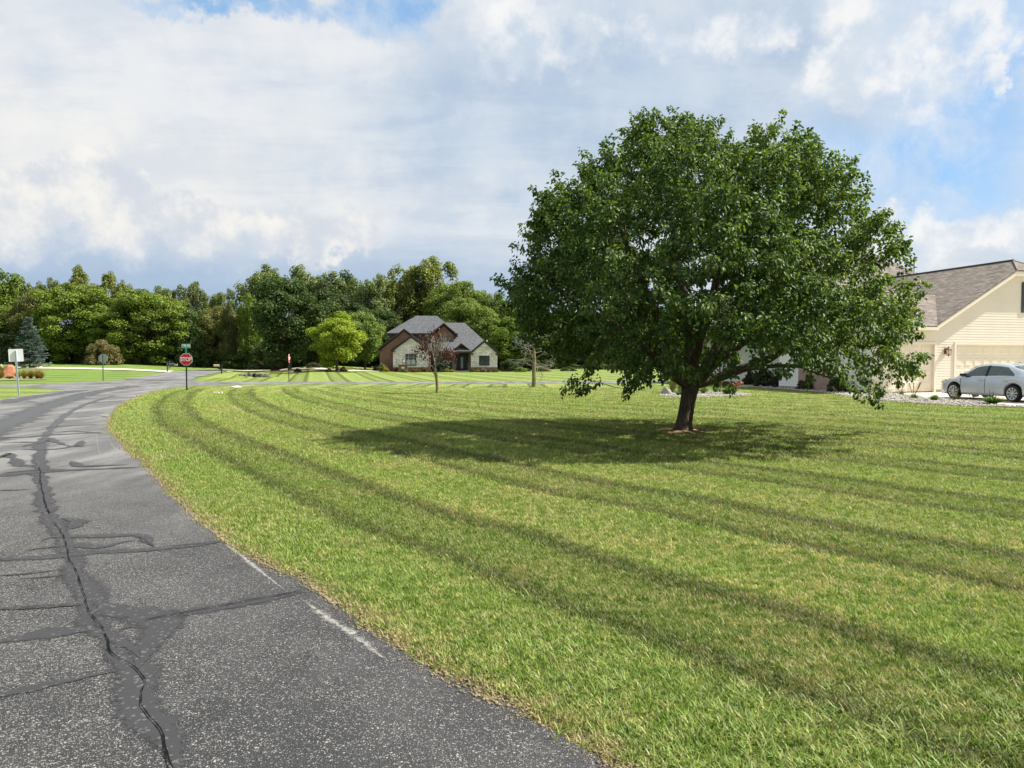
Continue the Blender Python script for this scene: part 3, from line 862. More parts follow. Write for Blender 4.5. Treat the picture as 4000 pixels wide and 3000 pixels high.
# coarse tufts along the pavement edge and a few through the lawn
e = EDGE[(EDGE[:, 1] > 1.5) & (EDGE[:, 1] < 26)]
i = GR.integers(0, len(e) - 1, 420); t_ = np.gradient(e, axis=0)[i]; t_ /= np.linalg.norm(t_, axis=1)[:, None]
off = np.abs(GR.normal(size=420)) * .22 + .02
P = e[i] + np.stack([t_[:, 1], -t_[:, 0]], 1) * off[:, None]
x = GR.uniform(-8, 14, 300); y = GR.uniform(2, 16, 300); k = (sd_polyline(x, y, EDGE_X) > .3) & in_view(x, y)
cl = np.concatenate([GR.normal(size=(90, 2)) * .28 + c for c in ((1.35, 2.75), (.95, 3.05), (2.3, 3.1), (.3, 3.9), (-1.0, 5.3))]); cl = cl[sd_polyline(cl[:, 0], cl[:, 1], EDGE_X) > .06]
P = np.concatenate([P, np.c_[x[k], y[k]][:90], cl])
m_, l_ = lawn_fields(P[:, 0], P[:, 1])
grass_field('weeds', 9, np.c_[P, np.zeros(len(P))], GR.uniform(.35, .85, len(P)), np.full(len(P), 3.2), np.full(len(P), .8), protos[3])

# crumbled asphalt and pale grit along the pavement edge
def edge_grit():
    r = np.random.default_rng(51); n = 5200
    e = EDGE[(EDGE[:, 1] > 1.2) & (EDGE[:, 1] < 30)]; w_ = 1 / (e[:, 1] + 3) ** 1.2; i = r.choice(len(e) - 1, n, p=(w_ / w_.sum())[:-1] / (w_ / w_.sum())[:-1].sum())
    t_ = np.gradient(e, axis=0)[i]; t_ /= np.linalg.norm(t_, axis=1)[:, None]
    off = r.normal(size=n) * .035 + .012
    pts = e[i] + t_ * r.uniform(-.1, .1, n)[:, None] + np.stack([t_[:, 1], -t_[:, 0]], 1) * off[:, None]
    base = np.array([(1, 0, 0), (-1, 0, 0), (0, 1, 0), (0, -1, 0), (0, 0, 1), (0, 0, -1)], float)
    f = np.array([(0, 2, 4), (2, 1, 4), (1, 3, 4), (3, 0, 4), (2, 0, 5), (1, 2, 5), (3, 1, 5), (0, 3, 5)])
    sz = .004 + .010 * r.uniform(size=n) ** 2.5 * (1 + pts[:, 1] / 14); V = base[None] * r.uniform(.6, 1.25, (n, 6, 1)) * sz[:, None, None] * np.array([1, .8, .6])
    V = np.stack([V[..., 0] + pts[:, :1], V[..., 1] + pts[:, 1:], V[..., 2] + .014], -1).reshape(-1, 3)
    struct(mesh_np('edge_grit', V, (f[None] + (np.arange(n) * 6)[:, None, None]).reshape(-1, 3), M_TAN), 'stuff')
    # worn bare verge beside the asphalt
    e = EDGE[(EDGE[:, 1] > 4.5) & (EDGE[:, 1] < 34)][::3]; T = np.gradient(e, axis=0); T /= np.linalg.norm(T, axis=1)[:, None]; N = np.stack([T[:, 1], -T[:, 0]], 1); n = len(e)
    k = np.convolve(r.normal(size=n + 8), np.ones(5) / 5, 'same')[4:-4]; wd = np.clip(.010 + .045 * k, .002, .06)
    a, b = e - N * .012, e + N * wd[:, None]; V = np.concatenate([np.c_[a, np.full(n, .015)], np.c_[b, np.full(n, .006)]]); i = np.arange(n - 1)
    struct(mesh_np('verge', V, np.stack([i, i + n, i + n + 1, i + 1], 1)[:, ::1], M_TAN))


edge_grit()


# ================================================================== TREES
def barkfn(base, k=1.):
    def fn(t, b):
        p = t.tc('Object'); q = t.v('MULTIPLY', p, (1, 1, .18))
        n = t.noise(q, 26 * k, 5, .65, .6); n2 = t.noise(p, 3 * k, 3)
        c = t.v('SCALE', base, scale=t.ss(n, .3, .7, .45, 1.5)); c = t.mix(t.m('MULTIPLY', n2, .35), c, (base[0] * 1.15, base[1] * 1.25, base[2] * 1.0))
        t.put(b.inputs['Base Color'], c); t.put(b.inputs['Normal'], t.bump(n, .9, .03))
    return fn


M_BARK = mat('dark_bark', rough=.92, spec=.1, fn=barkfn((.085, .066, .05)))
M_BARKG = mat('grey_bark', rough=.9, spec=.1, fn=barkfn((.27, .235, .19), .8))
M_BARKY = mat('mossy_bark', rough=.9, spec=.1, fn=barkfn((.20, .17, .085)))
M_TWIG = mat('dead_twig', rough=.9, spec=.1, fn=barkfn((.23, .205, .18)))
M_PEAR = leafmat('pear_leaf', (.038, .084, .019), (.135, .200, .048), trans=.34, rough=.5, spec=.22)
M_FAR = leafmat('woodland_leaf', (.55, .6, .55), (1.3, 1.2, 1.15), trans=.26, rough=.6, spec=.25, obj=True)
M_SPRUCE = leafmat('spruce_needle', (.095, .145, .135), (.22, .285, .275), trans=.08, rough=.7, spec=.2)
M_RED = leafmat('dark_red_leaf', (.045, .016, .014), (.10, .035, .026), trans=.2, rough=.5)

PDEBUG = False
PFIT = (1, 1, .885)


# ---- the round pear tree on the lawn
def pear_tree():
    rng = np.random.default_rng(42)
    BX, BY = G(2668, 1688)[:2]
    base = np.array([BX, BY, 0.])
    K = BY / FPX
    zt = np.array([.85, 1.2, 1.4, 2.0, 2.55, 3.2, 3.9, 4.64, 5.2, 5.6, 6.3, 6.75, 7.1])
    Lx = np.array([3000, 2420, 2224, 2079, 1975, 1955, 1958, 2025, 2075, 2115, 2310, 2390, 2440.]); Lx = (Lx - 2668) * K
    Rx = np.array([3330, 3480, 3590, 3616, 3592, 3600, 3600, 3553, 3490, 3440, 3320, 3110, 2760.]); Rx = (Rx - 2668) * K
    Lx = Lx * np.array([.9, .9, .9, .92, .95, .96, .95, .95, .97, .98, .97, 1.0, 1.0]); Rx = Rx * np.array([.86, .86, .86, .85, .83, .77, .73, .70, .71, .73, .70, .60, .55])
    c0 = lambda z: (np.interp(z, zt, Lx) + np.interp(z, zt, Rx)) / 2
    rw = lambda z: (np.interp(z, zt, Rx) - np.interp(z, zt, Lx)) / 2
    # crown lumps: bumpy multiplier by direction
    ph = rng.uniform(0, 6.28, 8)

    def lump(a, z): return 1 + .07 * np.sin(3 * a + ph[0] + z * .9) + .075 * np.sin(5 * a + ph[1] - z * 1.4) + .06 * np.sin(8 * a + ph[2] + 2.1 * z) + .045 * np.sin(13 * a + ph[3] + 3 * z)
    # -- limbs (explicit, from the fork outward), points relative to the trunk base
    fork = np.array([.17, 0, 1.02])

    def PX(px, py, dyy=0.): return np.array([(px - 2000) / FPX * (BY + dyy) - BX, dyy, HT(py, BY + dyy)])
    limbs = [
        ([fork, PX(2790, 1480, .1), PX(2900, 1442, .0), PX(3000, 1405, -.2), PX(3110, 1330, -.3), PX(3230, 1290, -.4), PX(3380, 1240, -.5)], .115),
        ([PX(2900, 1442, .0), PX(3010, 1432, -.25), PX(3120, 1428, -.5), PX(3165, 1445, -.6), PX(3230, 1470, -.7), PX(3300, 1480, -.9)], .05),
        ([fork, PX(2770, 1440, .0), PX(2860, 1370, -.2), PX(2960, 1290, -.5), PX(3080, 1200, -.8), PX(3200, 1050, -1.1)], .11),
        ([fork, PX(2750, 1430, .4), PX(2820, 1320, .9), PX(2930, 1150, 1.5), PX(3050, 900, 2.0), PX(3120, 700, 2.1)], .10),
        ([fork, PX(2705, 1450, -.2), PX(2740, 1320, -.6), PX(2790, 1120, -1.0), PX(2850, 850, -1.2), PX(2900, 600, -1.1)], .11),
        ([fork, PX(2690, 1440, .2), PX(2690, 1280, .4), PX(2650, 1050, .7), PX(2600, 780, .7), PX(2560, 560, .6)], .11),
        ([fork, PX(2660, 1460, -.2), PX(2610, 1350, -.6), PX(2540, 1180, -1.3), PX(2440, 950, -1.9), PX(2380, 740, -2.1)], .10),
        ([fork, PX(2655, 1480, .1), PX(2590, 1430, .2), PX(2480, 1340, .2), PX(2340, 1240, .1), PX(2180, 1130, 0), PX(2060, 1040, 0)], .105),
        ([fork, PX(2650, 1470, .5), PX(2580, 1370, 1.2), PX(2470, 1200, 2.0), PX(2330, 1000, 2.6)], .09),
        ([fork, PX(2640, 1480, -.4), PX(2570, 1410, -1.1), PX(2460, 1310, -2.0), PX(2330, 1200, -2.9)], .085),
        ([fork, PX(2750, 1465, -.5), PX(2810, 1390, -1.3), PX(2870, 1290, -2.3), PX(2910, 1190, -3.2)], .085),
        ([fork, PX(2730, 1455, .8), PX(2790, 1370, 1.9), PX(2850, 1240, 3.0), PX(2900, 1100, 3.7)], .08)]
    nodes, par, fixed = [], [], {}
    trunk = [np.array([0, 0, 0.]), np.array([.04, 0, .35]), np.array([.10, 0, .7]), fork]
    for q in trunk: nodes.append(q); par.append(len(nodes) - 2)
    for L, r in limbs:
        d_ = [np.linalg.norm(n_ - L[0]) for n_ in nodes]; pidx = int(np.argmin(d_))
        P = np.asarray(L); out = []
        Q = np.concatenate([[2 * P[0] - P[1]], P, [2 * P[-1] - P[-2]]])
        for i in range(1, len(Q) - 2):
            m_ = max(2, int(np.linalg.norm(Q[i + 1] - Q[i]) / .2))
            for k in range(1, m_ + 1):
                t = k / m_
                out.append(.5 * (2 * Q[i] + (Q[i + 1] - Q[i - 1]) * t + (2 * Q[i - 1] - 5 * Q[i] + 4 * Q[i + 1] - Q[i + 2]) * t * t + (-Q[i - 1] + 3 * Q[i] - 3 * Q[i + 1] + Q[i + 2]) * t ** 3))
        for k, q in enumerate(out):
            nodes.append(q + rng.normal(size=3) * .012); par.append(pidx); pidx = len(nodes) - 1
            fixed[pidx] = r * (1 - .72 * k / len(out))
    # -- shoots: tips spread over the crown, most of them near its surface
    N = 4700
    zt[3:] = 2.0 + (zt[3:] - 2.0) * PFIT[2]
    z = rng.uniform(.95, zt[-1], N * 4); a = rng.uniform(0, 2 * np.pi, N * 4)
    keep = rng.uniform(size=N * 4) < (rw(z) / 4.8) ** 1.1
    z, a = z[keep][:N], a[keep][:N]; N = len(z)
    f = 1 - .62 * rng.uniform(size=N) ** 1.9
    rr = rw(z) * f * np.clip(lump(a, z), .8, 1.06) * .97
    tip = np.stack([c0(z) + rr * np.cos(a), rr * np.sin(a) * np.where(np.sin(a) < 0, 1.10, .95) - .15, z], 1)
    # two leaders: a dip at the top between them
    tip[:, 2] -= (.55 * np.exp(-((tip[:, 0] - .62) / .36) ** 2) + .28 * np.exp(-((tip[:, 0] - 2.45) / .25) ** 2) + .25 * np.exp(-((tip[:, 0] + 1.55) / .25) ** 2)) * np.clip((tip[:, 2] - 4.2) / 1.8, 0, 1)
    # underside: crown lifts toward the trunk
    rad = np.hypot(tip[:, 0] - .2, tip[:, 1])
    floor = np.where(tip[:, 0] < .3, 1.50 - .04 * rad, np.interp(rad, [0, 1.2, 3.3, 4.0, 5.2], [2.1, 2.0, 1.85, 1.25, 1.0])) + .12 * np.sin(a * 4 + 1)
    floor = np.maximum(floor, .95)
    ok = (tip[:, 2] > floor) & (rad > .35) & ~((rad < 1.15) & (tip[:, 2] < 2.35) & (tip[:, 1] < .6))
    ok &= ~((tip[:, 0] > 1.3) & (tip[:, 2] < 2.3) & (tip[:, 1] < 2.5) & (rng.uniform(size=len(tip)) < .32))     # thinner at the low right
    tip = tip[ok]
    cc = tip[rng.choice(len(tip), 105, replace=False)]                     # foliage masses with hollows between
    dm = np.min(np.linalg.norm(tip[:, None] - cc[None], axis=2), axis=1)
    tip = tip[rng.uniform(size=len(tip)) < .25 + .80 * np.exp(-(dm / .62) ** 2)]
    extra = [PX(2230, 1500, -.3), PX(2290, 1505, -.2), PX(2330, 1490, -.6), PX(2260, 1480, .3), PX(2480, 1490, -.8), PX(2510, 1480, -.5), PX(2465, 1515, -.9), PX(3390, 1535, -.8), PX(3330, 1500, -.9), PX(3440, 1500, -.6), PX(3290, 1480, -.7), PX(3560, 1440, -.2), PX(3600, 1400, 0), PX(3500, 1470, -.5)]
    tip = np.concatenate([tip, np.array(extra)])
    order = np.argsort(np.linalg.norm(tip - np.array([.3, 0, 2.2]), axis=1)); tip = tip[order]
    arr = np.array(nodes)
    ends = []
    for t in tip:
        v = t - arr[4:]; dd = np.linalg.norm(v, axis=1)
        inward = np.linalg.norm(arr[4:] - np.array([.3, 0, 1.6]), axis=1)
        cost = dd + .25 * np.maximum(0, inward + .1 - np.linalg.norm(t - np.array([.3, 0, 1.6]))) * 4 + .5 * np.maximum(0, arr[4:, 2] - t[2])
        p = int(np.argmin(cost)) + 4
        L = np.linalg.norm(t - arr[p]); m_ = max(1, int(math.ceil(L / .22)))
        prev = p; new = []
        bowv = np.array([0, 0, -.10 * L]) if t[2] > arr[p][2] else np.array([0, 0, .16 * L])
        for k in range(1, m_ + 1):
            s_ = k / m_; q = arr[p] * (1 - s_) + t * s_ + bowv * (4 * s_ * (1 - s_)) * .5 + rng.normal(size=3) * .015 * (k < m_)
            nodes.append(q); par.append(prev); prev = len(nodes) - 1; new.append(q)
        arr = np.concatenate([arr, np.array(new)])
        ends.append(prev)
    nodes = arr; par = np.array(par); n = len(nodes)
    kids = np.bincount(par[par >= 0], minlength=n)
    # pipe model
    load = np.zeros(n); load[kids == 0] = 1
    for i in range(n - 1, 0, -1): load[par[i]] += load[i]
    r = .0042 * np.maximum(load, 1) ** .44
    for i, q in fixed.items(): r[i] = max(min(r[i], q * 1.2), q)
    root = thing('pear_tree', 'big round dark green pear tree standing alone on the striped lawn', 'tree', (BX, BY, 0))
    E = [(*nodes[par[i]], *nodes[i], min(r[par[i]], r[i] * 1.5), r[i]) for i in range(4, n) if r[i] < .03]
    V1, F1 = tubes(E, 4)
    Eb = [(*nodes[par[i]], *(nodes[i] + (nodes[i] - nodes[par[i]]) * .06), min(r[par[i]], r[i] * 1.25), r[i]) for i in range(4, n) if r[i] >= .03]
    V2, F2 = tubes(Eb, 9)
    mesh_np('branches', np.concatenate([V1, V2]), np.concatenate([F1, F2 + len(V1)]), M_BARK, root, smooth=True)
    # trunk: flared foot, forked cleft, rough bark
    zz_ = np.array([-.05, .03, .10, .2, .35, .5, .7, .88, 1.02, 1.16, 1.30]); cx = np.interp(zz_, [0, .35, .7, 1.02, 1.3], [0, .04, .10, .16, .2])
    rr_ = np.array([.30, .25, .205, .182, .170, .165, .163, .172, .20, .195, .12])
    zf = np.linspace(-.05, 1.3, 40)
    V, F_ = sweep(np.c_[np.interp(zf, zz_, cx), np.zeros(40), zf], np.interp(zf, zz_, rr_), 40, .075, 5)
    Va = V.reshape(40, 40, 3)
    ang = np.arctan2(Va[..., 1], Va[..., 0] - np.interp(Va[..., 2], zz_, cx))
    cleft = np.exp(-((ang + .95) / .16) ** 2) * .055
    c_ = np.stack([np.interp(Va[..., 2], zz_, cx), np.zeros((40, 40)), Va[..., 2]], -1)
    Va = c_ + (Va - c_) * (1 - cleft / np.interp(Va[..., 2], zz_, rr_))[..., None]
    mesh_np('trunk', Va.reshape(-1, 3), F_, M_BARK, root, smooth=True)
    # leaves along the last stretch of every shoot, plus short sprigs past the tip
    pos, ax, nr, tone = [], [], [], []
    hi = nodes[:, 2].max()
    for e_ in ends:
        t = nodes[e_]; p1 = nodes[par[e_]]
        rad_ = np.array([t[0] - .25, t[1], .0]); rn = rad_ / (np.linalg.norm(rad_) + .01)
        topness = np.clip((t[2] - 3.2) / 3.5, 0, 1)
        up = np.array([0, 0, .25 + .95 * topness]) if t[2] > 1.9 else np.array([0, 0, -.55])
        out = unit(unit(t - p1) * .55 + rn * .45 + up + rng.normal(size=3) * .3)
        L = rng.uniform(.22, .42) * (1 + .55 * topness * (rng.uniform() < .45))
        nl = int(rng.integers(50, 80))
        s_ = rng.uniform(-.5, 1, nl) ** 1; s_ = np.where(rng.uniform(size=nl) < .25, rng.uniform(.4, 1, nl), s_)
        q = t + out * (np.maximum(s_, 0) * L)[:, None] + (t - p1) * np.minimum(s_, 0)[:, None] * 1.5
        q = q + np.array([0, 0, -.10]) * (np.maximum(s_, 0) ** 2)[:, None] * L
        jit = unit(rng.normal(size=(nl, 3)))
        spread = rng.uniform(.03, .17, nl)[:, None] * (1.15 - .75 * np.maximum(s_, 0))[:, None]
        q = q + jit * spread
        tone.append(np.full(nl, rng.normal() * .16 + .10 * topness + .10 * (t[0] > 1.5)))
        pos.append(q); ax.append(jit * .75 + out * .35 + np.array([0, 0, -.75]) + rng.normal(size=(nl, 3)) * .25)
        nr.append(unit(jit * .6 + rn * .55 + np.array([0, 0, .55]) + rng.normal(size=(nl, 3)) * .45))
    pos, ax, nr = map(np.concatenate, (pos, ax, nr))
    nL = len(pos)
    L = rng.uniform(.056, .090, nL)
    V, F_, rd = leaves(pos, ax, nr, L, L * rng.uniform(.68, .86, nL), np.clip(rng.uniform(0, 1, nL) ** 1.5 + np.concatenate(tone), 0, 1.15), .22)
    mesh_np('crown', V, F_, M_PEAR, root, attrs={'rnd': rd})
    if __name__ == '__main__' and PDEBUG:
        Wp = pos + base; sx_ = 2000 + FPX * Wp[:, 0] / Wp[:, 1]; sy_ = 1410 - FPX * (Wp[:, 2] - EYE) / Wp[:, 1]
        for y_ in range(450, 1600, 75):
            k_ = np.abs(sy_ - y_) < 20
            if k_.sum() > 20: print('ROW', y_, np.percentile(sx_[k_], [.5, 99.5]).round(), k_.sum())
        print('TOP', np.percentile(sy_, [.02, .1, .5]), nL)
    # bare, scuffed soil at the foot
    r_ = np.random.default_rng(8); nr_, na = 7, 40
    Vs, Fs = [], []
    for i in range(nr_):
        for j in range(na):
            t = 2 * np.pi * j / na; R_ = (.15 + .5 * i / (nr_ - 1)) * (1 + .18 * math.sin(3 * t + 1) + .12 * math.sin(7 * t))
            Vs.append((R_ * math.cos(t), R_ * math.sin(t) * .8, .075 * (1 - i / (nr_ - 1)) ** 1.2 - .004 + (r_.uniform(0, .012) if i < nr_ - 1 else -.01)))
    for i in range(nr_ - 1):
        for j in range(na): Fs.append((i * na + j, (i + 1) * na + j, (i + 1) * na + (j + 1) % na, i * na + (j + 1) % na))
    s = struct(mesh_np('soil', np.array(Vs), np.array(Fs), M_SOIL, smooth=True)); s.location = (BX, BY, 0)
    return root


pear_tree()


# ---- woodland trees: a few grown patterns, copied
def crown_cloud(seed, kind, W, H, z0, n_cl, per, size):
    """leaf sprays gathered in clumps; returns positions, normals, sizes, rnd and clump centres"""
    r = np.random.default_rng(seed)
    cs, rs = [], []
    while len(cs) < n_cl:
        v = unit(r.normal(size=3)); f = r.uniform(.35, 1) ** .45
        if kind == 'round':
            c = v * f * np.array([W * .44, W * .44, (H - z0) * .46]) * (1 + .16 * math.sin(3 * math.atan2(v[1], v[0]) + seed) + .10 * math.sin(7 * v[2] + seed)); c[2] += z0 + (H - z0) * .5; rad = r.uniform(.10, .17) * W
            if c[2] < z0 + .35 * (H - z0): c[:2] *= .9
        elif kind == 'airy':
            k = r.integers(0, 6); a = k * 1.05 + .4; lean = .27 * W * (0 if k == 5 else 1); t = r.uniform(0, 1) ** .8
            top = H * (1 - .17 * ((k * 7) % 4) / 3)
            c = np.array([math.cos(a) * lean * (.5 + .6 * t), math.sin(a) * lean * (.5 + .6 * t), z0 + (top - z0) * t]) + r.normal(size=3) * np.array([.09, .09, .04]) * W
            rad = r.uniform(.06, .125) * W * (1.12 - .45 * t)
        elif kind == 'layer':
            c = v * f * np.array([W * .46, W * .46, (H - z0) * .47]) * (1 + .13 * math.sin(4 * math.atan2(v[1], v[0]) + seed) + .08 * math.sin(9 * v[2] + seed)); c[2] += z0 + (H - z0) * .48; rad = r.uniform(.08, .15) * W
        else:
            c = np.array([v[0] * f * W * .42, v[1] * f * W * .42, abs(v[2]) * f * H * .82]); rad = r.uniform(.12, .22) * W
        cs.append(c); rs.append(rad)
    cs, rs = np.array(cs), np.array(rs)
    if kind == 'airy':                                                  # no clump hangs by itself
        nn = (np.linalg.norm(cs[:, None] - cs[None], axis=2) < .15 * W).sum(1); cs, rs = cs[nn > 2], rs[nn > 2]; n_cl = len(cs)
    fl = {'round': .85, 'airy': 1.5, 'layer': .55, 'bush': .8}[kind]
    P, Nn = [], []
    for c, rad in zip(cs, rs):
        n = int(per * (rad / rs.mean()) ** 2 * r.uniform(.7, 1.2))
        v = unit(r.normal(size=(n, 3))); v[:, 2] = np.where((v[:, 2] < -.25) & (r.uniform(size=n) < .5), -v[:, 2], v[:, 2])
        q = c + v * (rad * (r.uniform(size=n) ** .45))[:, None] * np.array([1, 1, fl])
        if kind == 'bush': q[:, 2] = np.abs(q[:, 2])
        P.append(q); Nn.append(v * .75 + r.normal(size=(n, 3)) * .45 + np.array([0, 0, .35]))
    # stray sprays between the clumps so that no clump stands alone
    m_ = int(n_cl * per * .45); a_, b_ = cs[r.integers(0, n_cl, m_)], cs[r.integers(0, n_cl, m_)]; near = np.linalg.norm(a_ - b_, axis=1) < .32 * W
    t_ = r.uniform(0, 1, m_)[:, None]; q = (a_ * t_ + b_ * (1 - t_))[near] + r.normal(size=(near.sum(), 3)) * .035 * W
    P.append(q); Nn.append(r.normal(size=q.shape) + np.array([0, 0, .5]))
    P, Nn = np.concatenate(P), np.concatenate(Nn)
    return P, unit(Nn), size * r.uniform(.65, 1.3, len(P)), r.uniform(0, 1, len(P)), cs, r


def wood_tree(name, seed, kind, W, H, z0, n_cl, per, size, trunk_r, label, bark=None, loc=(0, 0, -50), bare=0):
    P, Nn, sz, rd, cs, r = crown_cloud(seed, kind, W, H, z0, n_cl, per, size)
    root = thing(name, label, 'tree' if kind != 'bush' else 'shrub', loc)
    V, F_, at = cards(P, Nn, sz, rd, r)
    cr = mesh_np('crown', V, F_, M_FAR, root, attrs={'rnd': at})
    E = []
    th = z0 + (H - z0) * .30 if kind != 'bush' else H * .15
    steps = 7; path = np.c_[np.cumsum(r.normal(size=steps) * trunk_r * .25), np.cumsum(r.normal(size=steps) * trunk_r * .25), np.linspace(-.2, th, steps)]
    for a, b, i in zip(path, path[1:], range(steps)): E.append((*a, *b, trunk_r * (1.25 - .1 * i if i else 1.5), trunk_r * (1.15 - .1 * i)))
    top = path[-1]
    for c in cs[r.permutation(len(cs))[:int(len(cs) * .55)]]:
        s = path[r.integers(max(1, steps // 2), steps)]; mid = s * .45 + c * .55 + np.array([0, 0, -.04 * H]); rr = trunk_r * r.uniform(.18, .42)
        E.append((*s, *mid, rr, rr * .6)); E.append((*mid, *c, rr * .6, rr * .2))
    for _ in range(bare):
        a = r.uniform(0, 6.28); s = path[r.integers(2, steps)]; e_ = s + np.array([math.cos(a) * W * .5, math.sin(a) * W * .5, r.uniform(-.05, .25) * H])
        E.append((*s, *e_, trunk_r * .2, trunk_r * .05))
    V, F_ = tubes(E, 6)
    mesh_np('trunk', V, F_, bark or M_BARK, root, smooth=True)
    return root


TINT = dict(bright=(.165, .235, .036), maple=(.125, .190, .030), olive=(.140, .155, .050), dark=(.066, .112, .032), cotton=(.165, .215, .090), pale=(.185, .225, .065),
            yellow=(.25, .335, .034), locust=(.150, .215, .045), brown=(.145, .165, .066), deep=(.060, .098, .034), lime=(.20, .30, .07))
PROTO = {
    'round': [wood_tree('woodland_tree', 31, 'round', 10, 14, 1.2, 95, 290, .30, .22, ''), wood_tree('woodland_tree', 32, 'round', 10, 14, 1.6, 105, 270, .30, .22, '')],
    'airy': [wood_tree('cottonwood_tree', 41, 'airy', 10, 18, 2.5, 190, 150, .30, .26, ''), wood_tree('cottonwood_tree', 42, 'airy', 10, 18, 3.0, 200, 140, .30, .26, ''), wood_tree('cottonwood_tree', 43, 'airy', 11, 18, 2.5, 180, 140, .31, .26, '')],
    'layer': [wood_tree('locust_tree', 51, 'layer', 12, 13, .4, 130, 260, .27, .24, ''), wood_tree('locust_tree', 52, 'layer', 12, 13, .3, 140, 250, .27, .24, '')],
    'bush': [wood_tree('undergrowth_shrub', 61, 'bush', 5, 4.5, 0, 34, 260, .20, .07, '', bare=5), wood_tree('undergrowth_shrub', 62, 'bush', 5, 4.5, 0, 30, 260, .22, .07, '', bare=6)],
    'garden': [wood_tree('garden_shrub', 71, 'bush', 1.2, .9, 0, 26, 90, .085, .02, ''), wood_tree('garden_shrub', 72, 'bush', 1.2, 1.0, 0, 22, 90, .10, .02, '')],
}
SIZE = {'round': (10, 14), 'airy': (10, 18), 'layer': (12, 13), 'bush': (5, 4.5), 'garden': (1.2, .95)}
_used = set()


def plant(kind, px, top, wpx, Y, tint, label, group=None, name=None, cat=None, var=None, base_py=None, k=1.0):
    """a tree or shrub of a kind: top row and width in the photograph fix its height and spread at distance Y"""
    p = AT(px, Y)
    if base_py is not None: p = G(px, base_py); Y = p[1]
    h = HT(top, Y) - p[2]; W = wpx * Y / FPX
    protos_ = PROTO[kind]; i = (int(abs(px)) // 3 + int(wpx) // 7) % len(protos_) if var is None else var
    src = protos_[i]; w0, h0 = SIZE[kind]
    rz = (px * 12.9898) % 6.283
    tv = random.Random(int(px * 31 + top)).uniform(.86, 1.14)
    c = tuple(q * tv * k for q in (TINT[tint] if isinstance(tint, str) else tint))
    col = tuple(c) if kind in ('garden',) else tuple(q * 1.06 for q in c)
    if id(src) not in _used:
        _used.add(id(src)); o = src
        o.location = [float(q) for q in p]; o.rotation_euler = (0, 0, rz); o.scale = (W / w0, W / w0, h / h0)
        o['label'] = label
        if group: o['group'] = group
        for ch in o.children:
            if ch.name.startswith('crown'): ch.color = (*col, 1)
    else:
        o = dup(src, p, rz, (W / w0, W / w0, h / h0), label, group, col)
    if name:
        o.name = name
    if cat: o['category'] = cat
    return o


# the wood along the back, seen tree by tree: back row
BACK = [(-90, 1000, 300, 'round', 'maple'), (20, 1085, 150, 'airy', 'cotton'), (115, 1100, 140, 'airy', 'cotton'), (195, 1098, 130, 'airy', 'cotton'), (370, 1050, 190, 'airy', 'pale'), (470, 1085, 120, 'airy', 'pale'),
        (610, 1130, 170, 'airy', 'cotton'), (715, 1112, 150, 'airy', 'cotton'), (800, 1115, 150, 'airy', 'cotton'), (880, 1125, 140, 'airy', 'cotton'),
        (1000, 1040, 230, 'airy', 'cotton'), (1085, 1090, 150, 'airy', 'cotton'), (1230, 1032, 250, 'airy', 'cotton'), (1330, 1085, 200, 'round', 'dark'),
        (1445, 1065, 190, 'airy', 'cotton'), (1530, 1080, 170, 'airy', 'pale'), (1620, 1018, 290, 'airy', 'pale'), (1790, 1080, 260, 'layer', 'locust'), (1720, 1090, 160, 'airy', 'pale'), (1880, 1130, 190, 'layer', 'locust'),
        (1955, 1160, 170, 'round', 'maple'), (2060, 1190, 200, 'round', 'maple'), (2200, 1210, 220, 'round', 'dark'), (2350, 1220, 240, 'round', 'maple'), (2520, 1230, 240, 'round', 'dark'), (2700, 1230, 260, 'round', 'maple'), (2900, 1240, 260, 'round', 'dark'), (3080, 1250, 240, 'airy', 'cotton')]
for i, (px, top, wd, kind, tint) in enumerate(BACK):
    nm = {'airy': 'cottonwood_tree', 'round': 'woodland_tree', 'layer': 'locust_tree'}[kind]
    lb = {'airy': 'tall loose grey green tree in the back row of the wood', 'round': 'dense rounded green tree in the back row of the wood', 'layer': 'spreading locust tree with flat layered sprays behind the brick house'}[kind]
    gp = {'airy': 'tall trees in the back row of the wood', 'round': 'rounded trees in the back row of the wood', 'layer': 'locust trees behind the brick house'}[kind]
    if (px, top) == (1620, 1018): lb, gp = 'tallest pale green tree, directly behind the brick house roof', None
    if px == -90: lb, gp = 'tall rounded tree cut by the left end of the wood', None
    if px == 370: lb, gp = 'pale thin topped tree rising behind the bright green maples', None
    plant(kind, px, top, wd, 142 + (i * 37) % 11, tint, lb, gp, nm)
